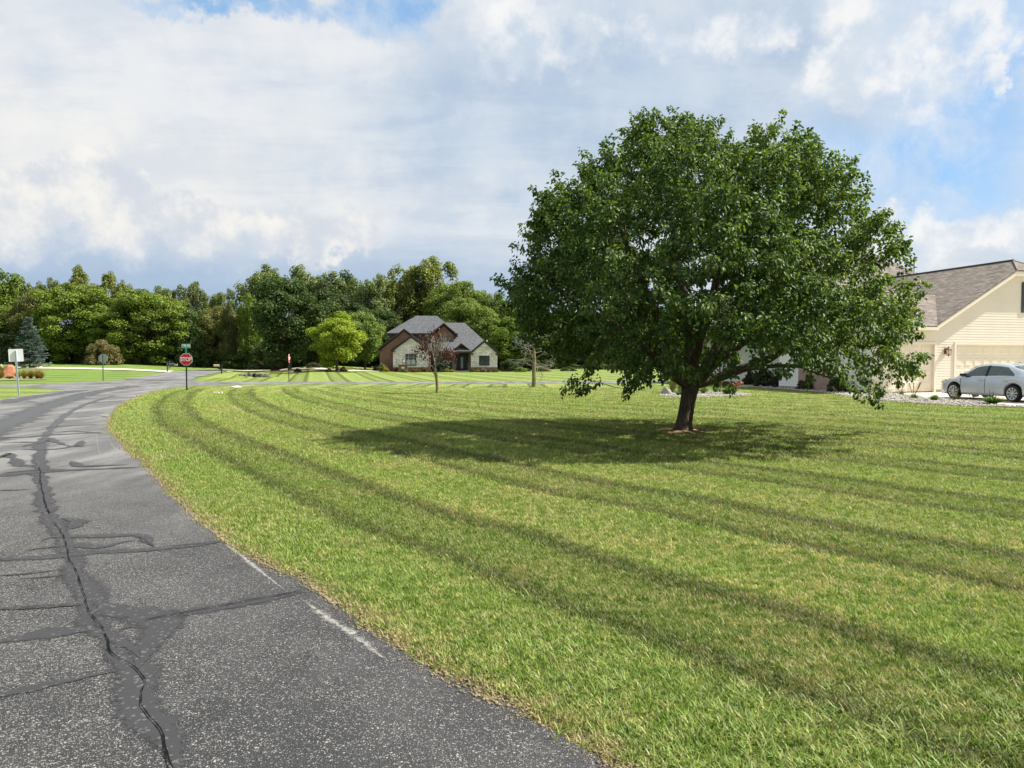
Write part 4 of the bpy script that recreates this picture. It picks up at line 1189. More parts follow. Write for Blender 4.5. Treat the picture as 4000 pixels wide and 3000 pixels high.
# front row of the wood
FRONT = [('layer', 300, 1088, 330, 122, 'bright', 'broad bright green tree behind the blue spruce, left one of two', 'locust_tree'),
         ('layer', 570, 1115, 330, 121, 'bright', 'broad bright green tree behind the stop sign reading STOP, right one of two', 'locust_tree'),
         ('layer', 430, 1180, 300, 123, 'maple', 'lower green tree filling the gap between the two bright green trees', 'locust_tree'),
         ('round', 140, 1150, 190, 125, 'olive', 'dull olive tree behind the tip of the blue spruce', 'woodland_tree'),
         ('round', 20, 1190, 210, 126, 'maple', 'mid green tree behind the blank white sign', 'woodland_tree'),
         ('round', 740, 1205, 170, 124, 'dark', 'dark green tree right of the street name sign', 'woodland_tree'),
         ('round', 840, 1195, 170, 126, 'olive', 'olive brown tree in the wood above the right mailbox', 'woodland_tree'),
         ('airy', 905, 1190, 120, 123, 'brown', 'thin brownish half bare tree in the wood above the right mailbox', 'woodland_tree'),
         ('airy', 975, 1140, 150, 122, 'maple', 'narrow upright green tree left of the big dark maple', 'cottonwood_tree'),
         ('round', 1290, 1120, 220, 118, 'deep', 'dark crowned tree between the big maple and the yellow tree', 'woodland_tree'),
         ('round', 1395, 1190, 190, 124, 'dark', 'dark green tree behind the light green maple', 'woodland_tree'),
         ('round', 1500, 1205, 200, 124, 'dark', 'dark green tree rising behind the left roof slope of the brick house', 'woodland_tree'),
         ('layer', 1830, 1150, 250, 121, 'locust', 'feathery layered tree behind the right half of the brick house', 'locust_tree'),
         ('round', 1985, 1235, 190, 119, 'maple', 'green tree at the right end of the brick house', 'woodland_tree'),
         ('round', 2110, 1260, 200, 121, 'dark', 'dark tree behind the bare grey tree', 'woodland_tree'),
         ('round', 2260, 1270, 220, 124, 'dark', 'dark tree behind the low left edge of the pear tree crown', 'woodland_tree'),
         ('round', 2440, 1275, 230, 128, 'maple', 'mid green tree glimpsed under the left of the pear tree crown', 'woodland_tree')]
for kind, px, top, wd, Y, tint, lb, nm in FRONT: plant(kind, px, top, wd, Y, tint, lb, None, nm)
# undergrowth shrubs closing the foot of the wood
rs = random.Random(5)
for i in range(58):
    px = -120 + i * 46 + rs.uniform(-16, 16)
    if 1490 < px < 1950 and i % 2: continue
    plant('bush', px, 1410 - rs.uniform(45, 150), rs.uniform(90, 150), rs.uniform(119, 129), rs.choice(['deep', 'deep', 'dark', 'dark', 'olive', 'maple']), 'dark leafy shrub in the undergrowth along the foot of the wood', 'undergrowth shrubs along the wood', 'undergrowth_shrub', 'shrub', k=.9)


def wood_mass():
    """the far inside of the wood, one mass"""
    r = np.random.default_rng(77); n = 52000
    px = r.uniform(-900, 3900, n); Y = r.uniform(146, 175, n); x = (px - 2000) / FPX * Y
    hmax = 8.0 + 2.2 * np.sin(x * .21) + 1.4 * np.sin(x * .53 + 1)
    z = gz(x, Y) + r.uniform(0, 1, n) ** .8 * hmax
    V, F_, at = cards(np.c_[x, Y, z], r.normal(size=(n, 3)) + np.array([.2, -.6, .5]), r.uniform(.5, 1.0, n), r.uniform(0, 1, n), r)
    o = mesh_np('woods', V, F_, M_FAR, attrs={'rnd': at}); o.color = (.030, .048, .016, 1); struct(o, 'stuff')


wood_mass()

# ---- single garden trees before the wood
plant('round', 1130, 1080, 300, 100, 'dark', 'big dark green maple with a stout trunk above the round mulch ring', None, 'maple_tree', base_py=1447, var=0, k=1.0)
plant('round', 1316, 1234, 215, 98, 'yellow', 'yellow green round maple in front of the house driveway', None, 'maple_tree', base_py=1449, var=1, k=.95)
plant('round', 1425, 1216, 150, 108, 'lime', 'light green maple just behind the yellow green one', None, 'maple_tree', var=0)
plant('round', 1228, 1290, 120, 108, 'dark', 'small dark tree left of the yellow green maple', None, 'maple_tree', var=1)
plant('bush', 1273, 1405, 46, 106, 'lime', 'bright lime green round bush on the knoll left of the yellow maple', None, 'round_bush')
plant('bush', 405, 1318, 120, 112, (.16, .145, .062), 'low brownish thin ornamental tree behind the grey back of the sign', None, 'ornamental_tree')
for px, top, wd, Y, tint, lb in ((2325, 1395, 90, 110, 'dark', 'small dark conical shrub on the far lawn under the pear tree crown'), (2385, 1385, 130, 112, 'dark', 'wider dark shrub on the far lawn under the pear tree crown'), (2120, 1430, 60, 99, 'olive', 'low olive shrub behind the bare grey tree'),
                                (2035, 1432, 45, 97, 'lime', 'low light green shrub at the right end of the brick house'), (2220, 1430, 60, 100, 'dark', 'low dark shrub right of the bare grey tree'), (1990, 1400, 80, 101, 'deep', 'dark bush against the right corner of the brick house'), (2065, 1385, 120, 103, 'deep', 'tall dark bush behind the bare grey tree')):
    plant('bush', px, top, wd, Y, tint, lb, None, 'garden_bush', 'shrub')


def spruce(px, base_py, top, wpx):
    rng = np.random.default_rng(12); p = G(px, base_py); Y = p[1]; H = HT(top, Y) - p[2]; W = wpx * Y / FPX
    root = thing('blue_spruce', 'blue green spruce beside the gravel drive behind the blank white sign', 'tree', p)
    E = [(0, 0, -.1, 0, 0, H * .98, .13, .02)]; P, A, N_ = [], [], []
    z = .35
    while z < H * .985:
        t = z / H; R_ = W * .56 * (1 - t) ** .8 * rng.uniform(.85, 1.1) + .10; nb = int(11 - 5 * t)
        for k in range(nb):
            a = rng.uniform(0, 6.28); R2 = R_ * rng.uniform(.8, 1.12); d_ = np.array([math.cos(a), math.sin(a), 0])
            s0 = np.array([0, 0, z]); pts = []
            for q in np.linspace(0, 1, 6): pts.append(s0 + d_ * R2 * q + np.array([0, 0, -.22 * R2 * q + .22 * R2 * q * q]))
            for u, v in zip(pts, pts[1:]): E.append((*u, *v, .018, .012))
            n = int(42 * R2 + 14); q = rng.uniform(.18, 1.02, n)
            b = s0 + d_ * (R2 * q)[:, None] + np.array([0, 0, 1.]) * (-.22 * R2 * q + .22 * R2 * q * q)[:, None]
            side = np.array([-d_[1], d_[0], 0]); sp = rng.normal(size=n) * .30 * (1.15 - q) * min(1, R2)
            b = b + side * sp[:, None] + rng.normal(size=(n, 3)) * .03
            P.append(b); A.append(d_ * 1.0 + side * np.sign(sp)[:, None] * .55 + rng.normal(size=(n, 3)) * .25 + np.array([0, 0, .22])); N_.append(np.array([0, 0, 1.]) + rng.normal(size=(n, 3)) * .4)
        z += rng.uniform(.20, .30) * (1.2 - .5 * t)
    P, A, N_ = map(np.concatenate, (P, A, N_)); n = len(P); L = rng.uniform(.16, .30, n)
    V, F_, rd = leaves(P, A, N_, L, L * .34, rng.uniform(0, 1, n), .3)
    mesh_np('crown', V, F_, M_SPRUCE, root, attrs={'rnd': rd}); V, F_ = tubes(E, 5); mesh_np('trunk', V, F_, M_BARK, root, smooth=True)
    return root


spruce(116, 1438, 1238, 128)


def grow(rng, p, d_, L, r, depth, E, tips, up=.1, spread=.6, kids=(2, 3)):
    n = 4; q = p.copy(); dd = d_.copy()
    for i in range(n):
        dd = unit(dd + rng.normal(size=3) * .13 + np.array([0, 0, up * .25])); e_ = q + dd * L / n
        E.append((*q, *e_, r * (1 - .35 * i / n), r * (1 - .35 * (i + 1) / n))); q = e_
        if depth > 0 and i >= 1 and rng.uniform() < .6:
            grow(rng, q, unit(dd + rng.normal(size=3) * spread), L * rng.uniform(.5, .75), r * .45, depth - 1, E, tips, up, spread, kids)
    if depth > 0:
        for _ in range(rng.integers(kids[0], kids[1] + 1)):
            grow(rng, q, unit(dd + rng.normal(size=3) * spread), L * rng.uniform(.6, .85), r * .58, depth - 1, E, tips, up, spread, kids)
    else: tips.append(q)


def young_tree():
    rng = np.random.default_rng(21); p = G(1707, 1537); Y = p[1]; S = Y / FPX
    root = thing('dying_tree', 'young half dead tree with a few dark red leaves on the near lawn', 'tree', p)
    fork = np.array([-.08, 0, 98 * S]); path = np.array([[0, 0, -.05], [.02, 0, .25], [0, 0, .6], [-.05, 0, .95], fork])
    V, F_ = sweep(path, [.10, .082, .075, .078, .07], 10, .05, 2)
    mesh_np('trunk', V, F_, M_BARKY, root, smooth=True)
    E, tips = [], []
    for a, b in ((-.42, 1.0), (-.15, 1.0), (.12, 1.0), (.38, .9), (.75, .75), (-.7, .7), (.05, .9)):
        grow(rng, fork + np.array([0, 0, rng.uniform(-.1, .15)]), unit(np.array([a, rng.normal() * .35, b])), .62 + .22 * rng.uniform(), .030, 2, E, tips, .30, .34)
    grow(rng, np.array([-.05, 0, .85]), unit(np.array([-.8, 0, .75])), .55, .022, 1, E, tips, .12, .4)
    V, F_ = tubes(E, 4); mesh_np('branches', V, F_, M_TWIG, root, smooth=True)
    tips = np.array(tips); cl = [np.array([-.55, 0, 2.75]), np.array([-.7, .1, 2.2]), np.array([.55, 0, 1.95]), np.array([.95, -.1, 1.9]), np.array([-.75, -.1, 1.95]), np.array([.35, .1, 1.75]), np.array([-.1, 0, 2.95])]
    E2, T2 = [], []
    P = []
    for c in cl:
        d_ = np.linalg.norm(tips - c, axis=1); near = tips[np.argsort(d_)[:6]]
        n = 95; P.append(c * .55 + near[rng.integers(0, 6, n)] * .45 + rng.normal(size=(n, 3)) * np.array([.20, .2, .15]))
    P = np.concatenate(P); n = len(P); L = rng.uniform(.07, .12, n)
    V, F_, rd = leaves(P, rng.normal(size=(n, 3)) + np.array([0, 0, -1.0]), rng.normal(size=(n, 3)), L, L * .8, rng.uniform(0, 1, n))
    mesh_np('crown', V, F_, M_RED, root, attrs={'rnd': rd})


def bare_tree():
    rng = np.random.default_rng(34); p = G(2085, 1511); Y = p[1]; S = Y / FPX
    root = thing('bare_tree', 'dead bare tree with grey twigs and a pale trunk left of the pear tree', 'tree', p)
    V, F_ = sweep(np.array([[0, 0, -.05], [.02, 0, .5], [0, 0, 1.0], [.03, 0, 1.7], [0, 0, 2.5], [-.03, 0, 3.2]]), [.16, .125, .12, .10, .07, .03], 10, .06, 3)
    mesh_np('trunk', V, F_, M_BARKY, root, smooth=True)
    E, tips = [], []
    for i in range(17):
        z = 1.15 + 1.9 * i / 17; a = i * 2.4; grow(rng, np.array([0, 0, z]), unit(np.array([math.cos(a), math.sin(a) * .8, .30 - .2 * (z < 1.7)])), (.85 - .16 * (z - 1.1)) * rng.uniform(.85, 1.15), .03, 2, E, tips, .02, .40)
    V, F_ = tubes(E, 4); mesh_np('branches', V, F_, M_TWIG, root, smooth=True)
    tips = np.array(tips); k = tips[(tips[:, 2] > 2.5)]; n = 500
    P = k[rng.integers(0, len(k), n)] + rng.normal(size=(n, 3)) * .12; L = rng.uniform(.09, .16, n)
    V, F_, rd = leaves(P, rng.normal(size=(n, 3)), rng.normal(size=(n, 3)), L, L * .4, rng.uniform(0, 1, n)); mesh_np('crown', V, F_, M_SPRUCE, root, attrs={'rnd': rd})


young_tree(); bare_tree()


# ================================================================== HOUSES
def uvbrick(c1, c2, mortar, w_, h_, ms=.012, bumpk=.5, squash=False):
    def fn(t, b):
        uv = t.tc('UV')
        if squash: uv = t.v('ADD', uv, t.v('SCALE', t.v('SUBTRACT', t.noise(uv, 2.2, 3, .6, col=True), (.5, .5, .5)), scale=.10))
        n = t.new('ShaderNodeTexBrick'); t.put(n.inputs['Vector'], uv); n.inputs['Scale'].default_value = 1
        n.inputs['Brick Width'].default_value = w_; n.inputs['Row Height'].default_value = h_; n.inputs['Mortar Size'].default_value = ms
        n.inputs['Bias'].default_value = 0
        if squash: n.squash = .6; n.squash_frequency = 2; n.offset_frequency = 2
        t.put(n.inputs['Color1'], c1); t.put(n.inputs['Color2'], c2); t.put(n.inputs['Mortar'], mortar)
        c = t.v('SCALE', n.outputs['Color'], scale=t.ss(t.noise(uv, 1.2, 4), .3, .7, .85, 1.15))
        t.put(b.inputs['Base Color'], c); t.put(b.inputs['Normal'], t.bump(n.outputs['Fac'], -bumpk, .02))
    return fn


def shingles(a, b_, h_=.14, w_=.33):
    def fn(t, b):
        uv = t.tc('UV'); n = t.new('ShaderNodeTexBrick'); t.put(n.inputs['Vector'], uv); n.inputs['Scale'].default_value = 1
        n.inputs['Brick Width'].default_value = w_; n.inputs['Row Height'].default_value = h_; n.inputs['Mortar Size'].default_value = .008
        t.put(n.inputs['Color1'], a); t.put(n.inputs['Color2'], b_); t.put(n.inputs['Mortar'], tuple(q * .45 for q in a))
        c = t.v('SCALE', n.outputs['Color'], scale=t.ss(t.noise(uv, 3, 5, .7), .25, .75, .78, 1.25))
        t.put(b.inputs['Base Color'], c)
        y = t.m('FRACT', t.m('DIVIDE', t.sep(uv)[1], h_)); t.put(b.inputs['Normal'], t.bump(t.m('ADD', t.m('MULTIPLY', y, -.6), t.noise(uv, 40, 2)), .8, .02))
    return fn


M_RB = mat('red_brick', rough=.9, spec=.1, fn=uvbrick((.165, .075, .050), (.235, .115, .078), (.20, .16, .13), .22, .075))
M_RB2 = mat('rose_brick', rough=.9, spec=.1, fn=uvbrick((.26, .15, .12), (.33, .20, .165), (.32, .28, .25), .22, .075))
M_FIELD = mat('pale_field_stone', rough=.9, spec=.1, fn=uvbrick((.60, .555, .54), (.86, .80, .78), (.40, .375, .37), .46, .20, .018, .8, True))
M_TAUPE = mat('taupe_siding', (.125, .108, .092), .8, .2, fn=vary((.125, .108, .092), 1.2, .12, .05))
M_TRIM = mat('dark_trim', (.045, .036, .032), .6, .3, fn=vary((.045, .036, .032), 2, .15, .03))
M_SH_G = mat('grey_shingles', rough=.95, spec=.08, fn=shingles((.085, .088, .096), (.125, .128, .135)))
M_SH_B = mat('brown_shingles', rough=.95, spec=.08, fn=shingles((.150, .128, .112), (.245, .215, .19), .15, .38))
M_CREAM = mat('cream_siding', (.70, .645, .545), .6, .3, fn=vary((.70, .645, .545), .9, .05, .02))
M_CREAM2 = mat('cream_trim', (.74, .68, .56), .55, .3, fn=vary((.74, .68, .56), 1.5, .04, .02))
M_DOORC = mat('cream_door', (.72, .655, .52), .5, .35, fn=vary((.72, .655, .52), .8, .05, .02))
M_WHITE = mat('white_siding', (.70, .69, .66), .6, .3, fn=vary((.70, .69, .66), .9, .05, .02))
M_GLASS = mat('window_glass', (.035, .045, .05), .06, .6, fn=vary((.035, .045, .05), 1.5, .4, 0))
M_BLIND = mat('window_blind', (.42, .43, .42), .7, .2, fn=vary((.42, .43, .42), 3, .1, 0))
M_NAVY = mat('navy_shutter', (.035, .045, .07), .6, .3, fn=vary((.035, .045, .07), 4, .15, .05))
M_BLACKM = mat('black_metal', (.012, .012, .013), .45, .4, fn=vary((.014, .014, .015), 6, .3, .03))
M_COPPER = mat('rust_copper', (.15, .05, .035), .45, .4, .3, fn=vary((.15, .05, .035), 9, .3, .05))
M_AMBER = mat('lantern_glass', (.55, .48, .36), .2, .5, fn=vary((.55, .48, .36), 9, .15, 0))
M_FOUND = mat('foundation', (.30, .27, .23), .9, .1, fn=vary((.30, .27, .23), 3, .2, .2))


def gable_roof(rm, tm, xl, zl, xa, za, xr, zr, y0, y1, th=.14, rake=.26):
    up = (0, 0, -th)
    rm.slab([(xl, y0, zl), (xa, y0, za), (xa, y1, za), (xl, y1, zl)], up)
    rm.slab([(xa, y0, za), (xr, y0, zr), (xr, y1, zr), (xa, y1, za)], up)
    rb = MB()
    for (a, b, c, d_) in ((xl, zl, xa, za), (xa, za, xr, zr)):
        rb.slab([(a, y0 - .035, b - .02), (c, y0 - .035, d_ - .02), (c, y0 - .035, d_ - .02 - rake), (a, y0 - .035, b - .02 - rake * .7)][::-1], (0, .032, 0))
    rb.build('rake_board', M_TRIM, tm)
    for x, z, s in ((xl, zl, 1), (xr, zr, -1)):                          # boxed cornice returns
        MB().box(min(x, x + s * .55), max(x, x + s * .55), y0 - .05, y0 + .25, z - .30, z - .14).build('cornice_return', M_TRIM, tm)


def gable_wall(mb, x0, x1, z0, zl, xa, za, y, th=.2):
    mb.slab([(x0, y, z0), (x1, y, z0), (x1, y, zl), (xa, y, za), (x0, y, zl)], (0, th, 0))


def window(parent, x0, x1, y, z0, z1, fm, divs=2, grid=0, blind=0.):
    """window unit proud of a front wall: frame, mullions, glass and blind"""
    f = MB(); w_ = .09
    f.box(x0 - w_, x1 + w_, y - .06, y - .003, z1, z1 + w_ * 1.3); f.box(x0 - w_, x1 + w_, y - .08, y - .003, z0 - w_, z0)
    f.box(x0 - w_, x0, y - .06, y - .003, z0, z1); f.box(x1, x1 + w_, y - .06, y - .003, z0, z1)
    for k in range(1, divs): q = x0 + (x1 - x0) * k / divs; f.box(q - .035, q + .035, y - .05, y - .012, z0, z1)
    fr = f.build('window', fm, parent)
    MB().box(x0, x1, y - .011, y - .004, z0, z1).build('pane', M_GLASS, fr)
    if grid:
        g = MB()
        for k in range(1, grid): q = x0 + (x1 - x0) * k / grid; g.box(q - .012, q + .012, y - .022, y - .013, z0 + (z1 - z0) * .5, z1)
        for k in (.5, .75): q = z0 + (z1 - z0) * k; g.box(x0, x1, y - .025, y - .0135, q - .012, q + .012)
        g.build('muntin', M_CREAM2, fr)
    if blind: MB().box(x0 + .03, x1 - .03, y - .0125, y - .0115, z0 + .02, z0 + (z1 - z0) * blind).build('blind', M_BLIND, fr)
    return fr


def brick_house():
    p = AT(1481, 95.0)
    h = thing('brick_house', 'brick and pale stone two storey house with grey shingle roof beyond the side road', 'house', p, R(5))
    tr = h
    br, st, si, _, ro, st2, st3 = MB(), MB(), MB(), MB(), MB(), MB(), MB()
    # left wing A (brick, set back) and stone gable B before it
    gable_wall(br, 0, 6.55, -.3, 2.85, 3.3, 5.45, 1.0); br.box(0, .2, 1.2, 9, -.3, 2.8); br.box(6.62, 6.82, .22, 5.2, -.3, 2.55)
    gable_roof(ro, tr, -.28, 3.05, 3.3, 5.78, 7.15, 2.75, .75, 6.0)
    gable_wall(st, 1.85, 6.62, .55, 2.75, 4.25, 4.5, 0.0); br.box(1.83, 6.64, -.03, .2, -.3, .55); br.box(1.83, 2.02, .2, 1.0, -.3, 2.7)
    gable_roof(ro, tr, 1.58, 2.92, 4.25, 4.80, 7.1, 2.72, -.3, 1.6)
    # upper storey C and its hip roof
    si.box(.98, 10.3, 4.7, 12, 2.0, 5.3)
    T = (0, 0, -.16)
    ro.slab([(.6, 4.2, 5.30), (10.6, 4.2, 5.30), (7.6, 8.5, 8.0), (4.55, 8.5, 8.0)], T)
    ro.slab([(.6, 12.8, 5.30), (.6, 4.2, 5.30), (4.55, 8.5, 8.0)], T)
    ro.slab([(10.6, 4.2, 5.30), (10.6, 12.8, 5.30), (7.6, 8.5, 8.0)], T)
    ro.slab([(10.6, 12.8, 5.30), (.6, 12.8, 5.30), (4.55, 8.5, 8.0), (7.6, 8.5, 8.0)], T)
    MB().box(.62, 7.0, 4.12, 4.19, 5.08, 5.26).build('fascia', M_TRIM, h)
    # brick dormer gable D over the entry side
    gable_wall(br, 7.2, 10.05, 0, 4.95, 8.6, 6.35, 3.5); br.box(9.86, 10.05, 3.7, 8, 0, 5.0); br.box(7.2, 7.4, 3.7, 5, 0, 5)
    gable_roof(ro, tr, 6.6, 5.05, 8.6, 6.72, 10.55, 5.05, 3.1, 8.0, .12, .24)
    st3.box(7.9, 9.1, 3.44, 3.497, 2.3, 3.1)
    # right wing roof G and gable E
    ro.slab([(8.0, .9, 2.75), (15.7, .9, 2.75), (11.6, 8, 6.98), (8.0, 8, 6.98)], T)
    ro.slab([(15.7, .9, 2.75), (15.7, 15, 2.75), (11.6, 8, 6.98)], T)
    ro.slab([(15.7, 15, 2.75), (8, 15, 2.75), (8, 8, 6.98), (11.6, 8, 6.98)], T)
    gable_wall(st2, 12.3, 15.9, .55, 2.4, 14.15, 3.95, .6); br.box(12.28, 15.92, .57, .8, -.3, .55); br.box(15.72, 15.92, .8, 9, -.3, 2.6)
    gable_roof(ro, tr, 12.1, 2.55, 14.15, 4.28, 16.2, 2.5, .3, 4.0)
    # porch F
    gable_roof(ro, tr, 9.45, 2.62, 11.0, 3.85, 12.62, 2.60, 1.1, 5.0, .12, .22)
    br.box(6.8, 9.95, 2.6, 2.8, -.3, 2.6); si.slab([(9.8, 1.9, 2.45), (12.3, 1.9, 2.45), (11.0, 1.9, 3.6)], (0, .1, 0))
    br.box(12.25, 12.3, .8, 3.2, -.3, 2.5)
    si.box(9.95, 12.25, 3.2, 3.3, -.1, 2.9)
    br.build('wall', M_RB, h); [q.build('stone_facing', M_FIELD, h) for q in (st, st2, st3)]; si.build('siding', M_TAUPE, h)
    roof = ro.build('roof', M_SH_G, h)
    MB().tube((14.6, 3.2, 3.6), (14.6, 3.2, 4.35), .06, n=8).build('vent_pipe', M_WHITE, roof)
    for x in (9.98, 12.12):
        pm = MB().box(x - .13, x + .13, 1.35, 1.61, .95, 2.45).box(x - .17, x + .17, 1.31, 1.65, 2.30, 2.45)
        pl = pm.build('pillar', M_TAUPE, h); MB().box(x - .24, x + .24, 1.24, 1.72, -.2, .95).box(x - .27, x + .27, 1.21, 1.75, .95, 1.01).build('pillar_base', M_RB, pl)
    dr = MB().box(10.55, 11.65, 3.12, 3.19, 0, 2.15).build('door', M_BLACKM, h)
    MB().box(10.95, 11.27, 3.09, 3.118, .35, 1.95).build('door_glass', M_BLIND, dr); MB().tube((11.42, 3.06, 1.02), (11.42, 3.06, 1.22), .02, n=8).build('handle', M_COPPER, dr)
    fr = MB().box(10.15, 10.45, 3.13, 3.19, 0, 2.15).box(11.75, 12.05, 3.13, 3.19, 0, 2.15).box(10.1, 12.1, 3.13, 3.19, 2.2, 2.5).build('sidelight', M_TRIM, h)
    MB().box(10.2, 10.4, 3.11, 3.128, .3, 2.0).box(11.8, 12.0, 3.11, 3.128, .3, 2.0).box(10.2, 12.0, 3.11, 3.128, 2.25, 2.45).build('pane', M_GLASS, fr)
    MB().box(9.7, 12.4, 1.0, 3.2, -.3, .06).build('porch_step', M_CONC, h)
    window(h, 3.6, 4.86, 0.0, .88, 2.22, M_TRIM, 2, 4, .48); window(h, 13.5, 14.75, .6, .88, 2.0, M_TRIM, 2, 0, 0)
    window(h, 7.95, 9.15, 3.5, 3.2, 4.7, M_TRIM, 2, 0, 0)
    return h


HOUSE = brick_house()


def on_house(x, y):
    a = R(5); p = HOUSE.location
    X, Y = p[0] + x * math.cos(a) - y * math.sin(a), p[1] + x * math.sin(a) + y * math.cos(a)
    return np.array([X, Y, float(gz(X, Y))])


# address pillar with a lantern before the stone gable
q = on_house(3.35, -2.6)
pil = thing('brick_pillar', 'low brick pillar with a white number plate and a lantern in front of the stone gable', 'pillar', q, R(5))
MB().box(-.6, .6, -.25, .25, -.1, .92).box(-.66, .66, -.3, .3, .92, 1.0).build('pillar_body', M_RB, pil)
MB().box(-.22, .2, -.28, -.252, .48, .72).build('number_plate', M_WHITE, pil)
ln = MB().tube((0, 0, 1.0), (0, 0, 1.25), .03, n=8).lathe([(.04, 1.25), (.13, 1.3), (.15, 1.34)], n=8).lathe([(.19, 1.62), (.10, 1.72), (.02, 1.8)], n=8).build('lantern', M_BLACKM, pil)
MB().lathe([(.13, 1.34), (.16, 1.62)], n=8).build('lantern_glass', M_AMBER, ln)

# planting along the house, shrub by shrub
PL = [(.45, -.6, 1.5, 1.25, (.13, .17, .06), 'pale leafy shrub at the left brick corner of the house'), (.95, -1.5, 1.0, .75, (.30, .24, .02), 'yellow flowering mound at the left brick corner of the house'),
      (2.5, -1.2, .9, .7, (.075, .03, .022), 'dark red shrub left of the brick pillar'), (3.55, -3.4, .9, .55, (.15, .19, .02), 'yellow green mound in front of the brick pillar'), (4.9, -1.2, .9, .6, (.22, .10, .04), 'orange flowering plants under the stone gable window'),
      (5.9, -1.0, 1.0, .75, (.13, .06, .03), 'rust coloured shrub at the right end of the stone gable'), (5.35, -1.3, .8, .5, (.10, .13, .03), 'small green plant right of the orange flowers'), (9.0, -.3, 1.2, .6, (.16, .20, .04), 'light green clump left of the porch step'),
      (9.7, -.9, .9, .45, (.26, .28, .06), 'low yellow green plant beside the porch step'), (12.5, -.4, 1.0, .5, (.09, .14, .03), 'low green plant at the right porch pillar'), (13.15, -.5, .7, .45, (.25, .21, .05), 'small yellow plant under the right stone gable'),
      (13.9, -.4, .9, .7, (.22, .20, .17), 'whitish flowering plant under the right window'), (14.7, -.4, .7, .4, (.12, .11, .06), 'small brownish plant at the right stone gable'), (15.6, -.2, .9, .45, (.09, .13, .035), 'low green plant at the right corner of the house'),
      (8.25, 1.2, 2.9, 2.4, (.055, .085, .07), 'wide blue green conifer shrub left of the porch'), (-.3, .8, 1.3, 1.0, (.03, .05, .018), 'dark shrub at the left end of the house'), (7.3, .4, 1.4, .7, (.10, .05, .03), 'reddish low shrub beside the brick strip of the stone gable')]
for x, y, w_, hh, c, lb in PL:
    q = on_house(x, y); src = PROTO['garden'][int(x * 10) % 2]; k = (w_ / 1.2, w_ / 1.2, hh / .95)
    if id(src) not in _used:
        _used.add(id(src)); o = src; o.location = [float(v) for v in q]; o.scale = k; o['label'] = lb
        for ch in o.children:
            if ch.name.startswith('crown'): ch.color = (*c, 1)
    else: dup(src, q, x * 3.1, k, lb, None, c)
# mulch rings under the big maple and the yellow maple
for px, by, rr_, nm in ((1130, 1450, 3.6, 'a'), (1312, 1452, 2.6, 'b')):
    q = G(px, by); a = np.linspace(0, 2 * np.pi, 40, endpoint=False)
    P = np.stack([q[0] + rr_ * np.cos(a), q[1] + rr_ * .7 * np.sin(a)], 1)
    flat_poly('mulch_bed', P, .10, M_MULCH, follow=True)
for k, (px, py, s, lb) in enumerate(((1075, 1452, .8, 'dark low shrub at the left rim of the mulch ring under the big maple'), (1165, 1453, .7, 'dark low shrub at the right rim of the mulch ring under the big maple'), (1285, 1453, .7, 'low plants left of the yellow maple trunk'), (1335, 1452, .9, 'low plants right of the yellow maple trunk'), (1225, 1438, 1.4, 'low brownish shrub left of the lime green round bush'))):
    dup(PROTO['garden'][k % 2], G(px, py), k, (s * 1.6, s, s * .75), lb, None, (.06, .06, .03))


# ------------------------------------------------------------------ the cream garage house on the right
def laps(mb, segs, z0, z1, y, h=.135, out=.013):
    """lapped boards: segs(z) gives the x intervals of wall at a height"""
    n = max(1, int(round((z1 - z0) / h))); h = (z1 - z0) / n
    for i in range(n):
        a, b = z0 + i * h, z0 + (i + 1) * h
        for x0, x1 in segs((a + b) / 2):
            if x1 - x0 < .02: continue
            mb.face([(x0, y - out, a), (x1, y - out, a), (x1, y - .002, b), (x0, y - .002, b)])
            mb.face([(x0, y, a), (x1, y, a), (x1, y - out, a), (x0, y - out, a)])
            mb.face([(x0, y, a), (x0, y - out, a), (x0, y - .002, b), (x0, y, b)]); mb.face([(x1, y - out, a), (x1, y, a), (x1, y, b), (x1, y - .002, b)])


def garage_door(parent, x0, x1, y, z0, z1, cols):
    d_ = MB(); d_.box(x0, x1, y, y + .05, z0, z1); rows = 4; rh = (z1 - z0) / rows; cw = (x1 - x0 - .12) / cols
    for r_ in range(rows):
        if r_: d_.box(x0, x1, y - .006, y - .001, z0 + r_ * rh + .008, z0 + r_ * rh + .03)
        for c in range(cols):
            a, b = x0 + .06 + c * cw + .09, x0 + .06 + (c + 1) * cw - .09; e, f = z0 + r_ * rh + .12, z0 + (r_ + 1) * rh - .10
            O = [(a, y - .001, e), (b, y - .001, e), (b, y - .001, f), (a, y - .001, f)]; q = .045
            I = [(a + q, y - .024, e + q), (b - q, y - .024, e + q), (b - q, y - .024, f - q), (a + q, y - .024, f - q)]
            for i in range(4): d_.face([O[i], O[(i + 1) % 4], I[(i + 1) % 4], I[i]])
            J = [(a + q + .02, y - .018, e + q + .02), (b - q - .02, y - .018, e + q + .02), (b - q - .02, y - .018, f - q - .02), (a + q + .02, y - .018, f - q - .02)]
            for i in range(4): d_.face([I[i], I[(i + 1) % 4], J[(i + 1) % 4], J[i]])
            d_.face(J)
    o = d_.build('garage_door', M_DOORC, parent)
    MB().box(x0, x1, y - .03, y + .04, z0 - .045, z0 - .001).build('door_seal', M_BLACKM, o)
    return o


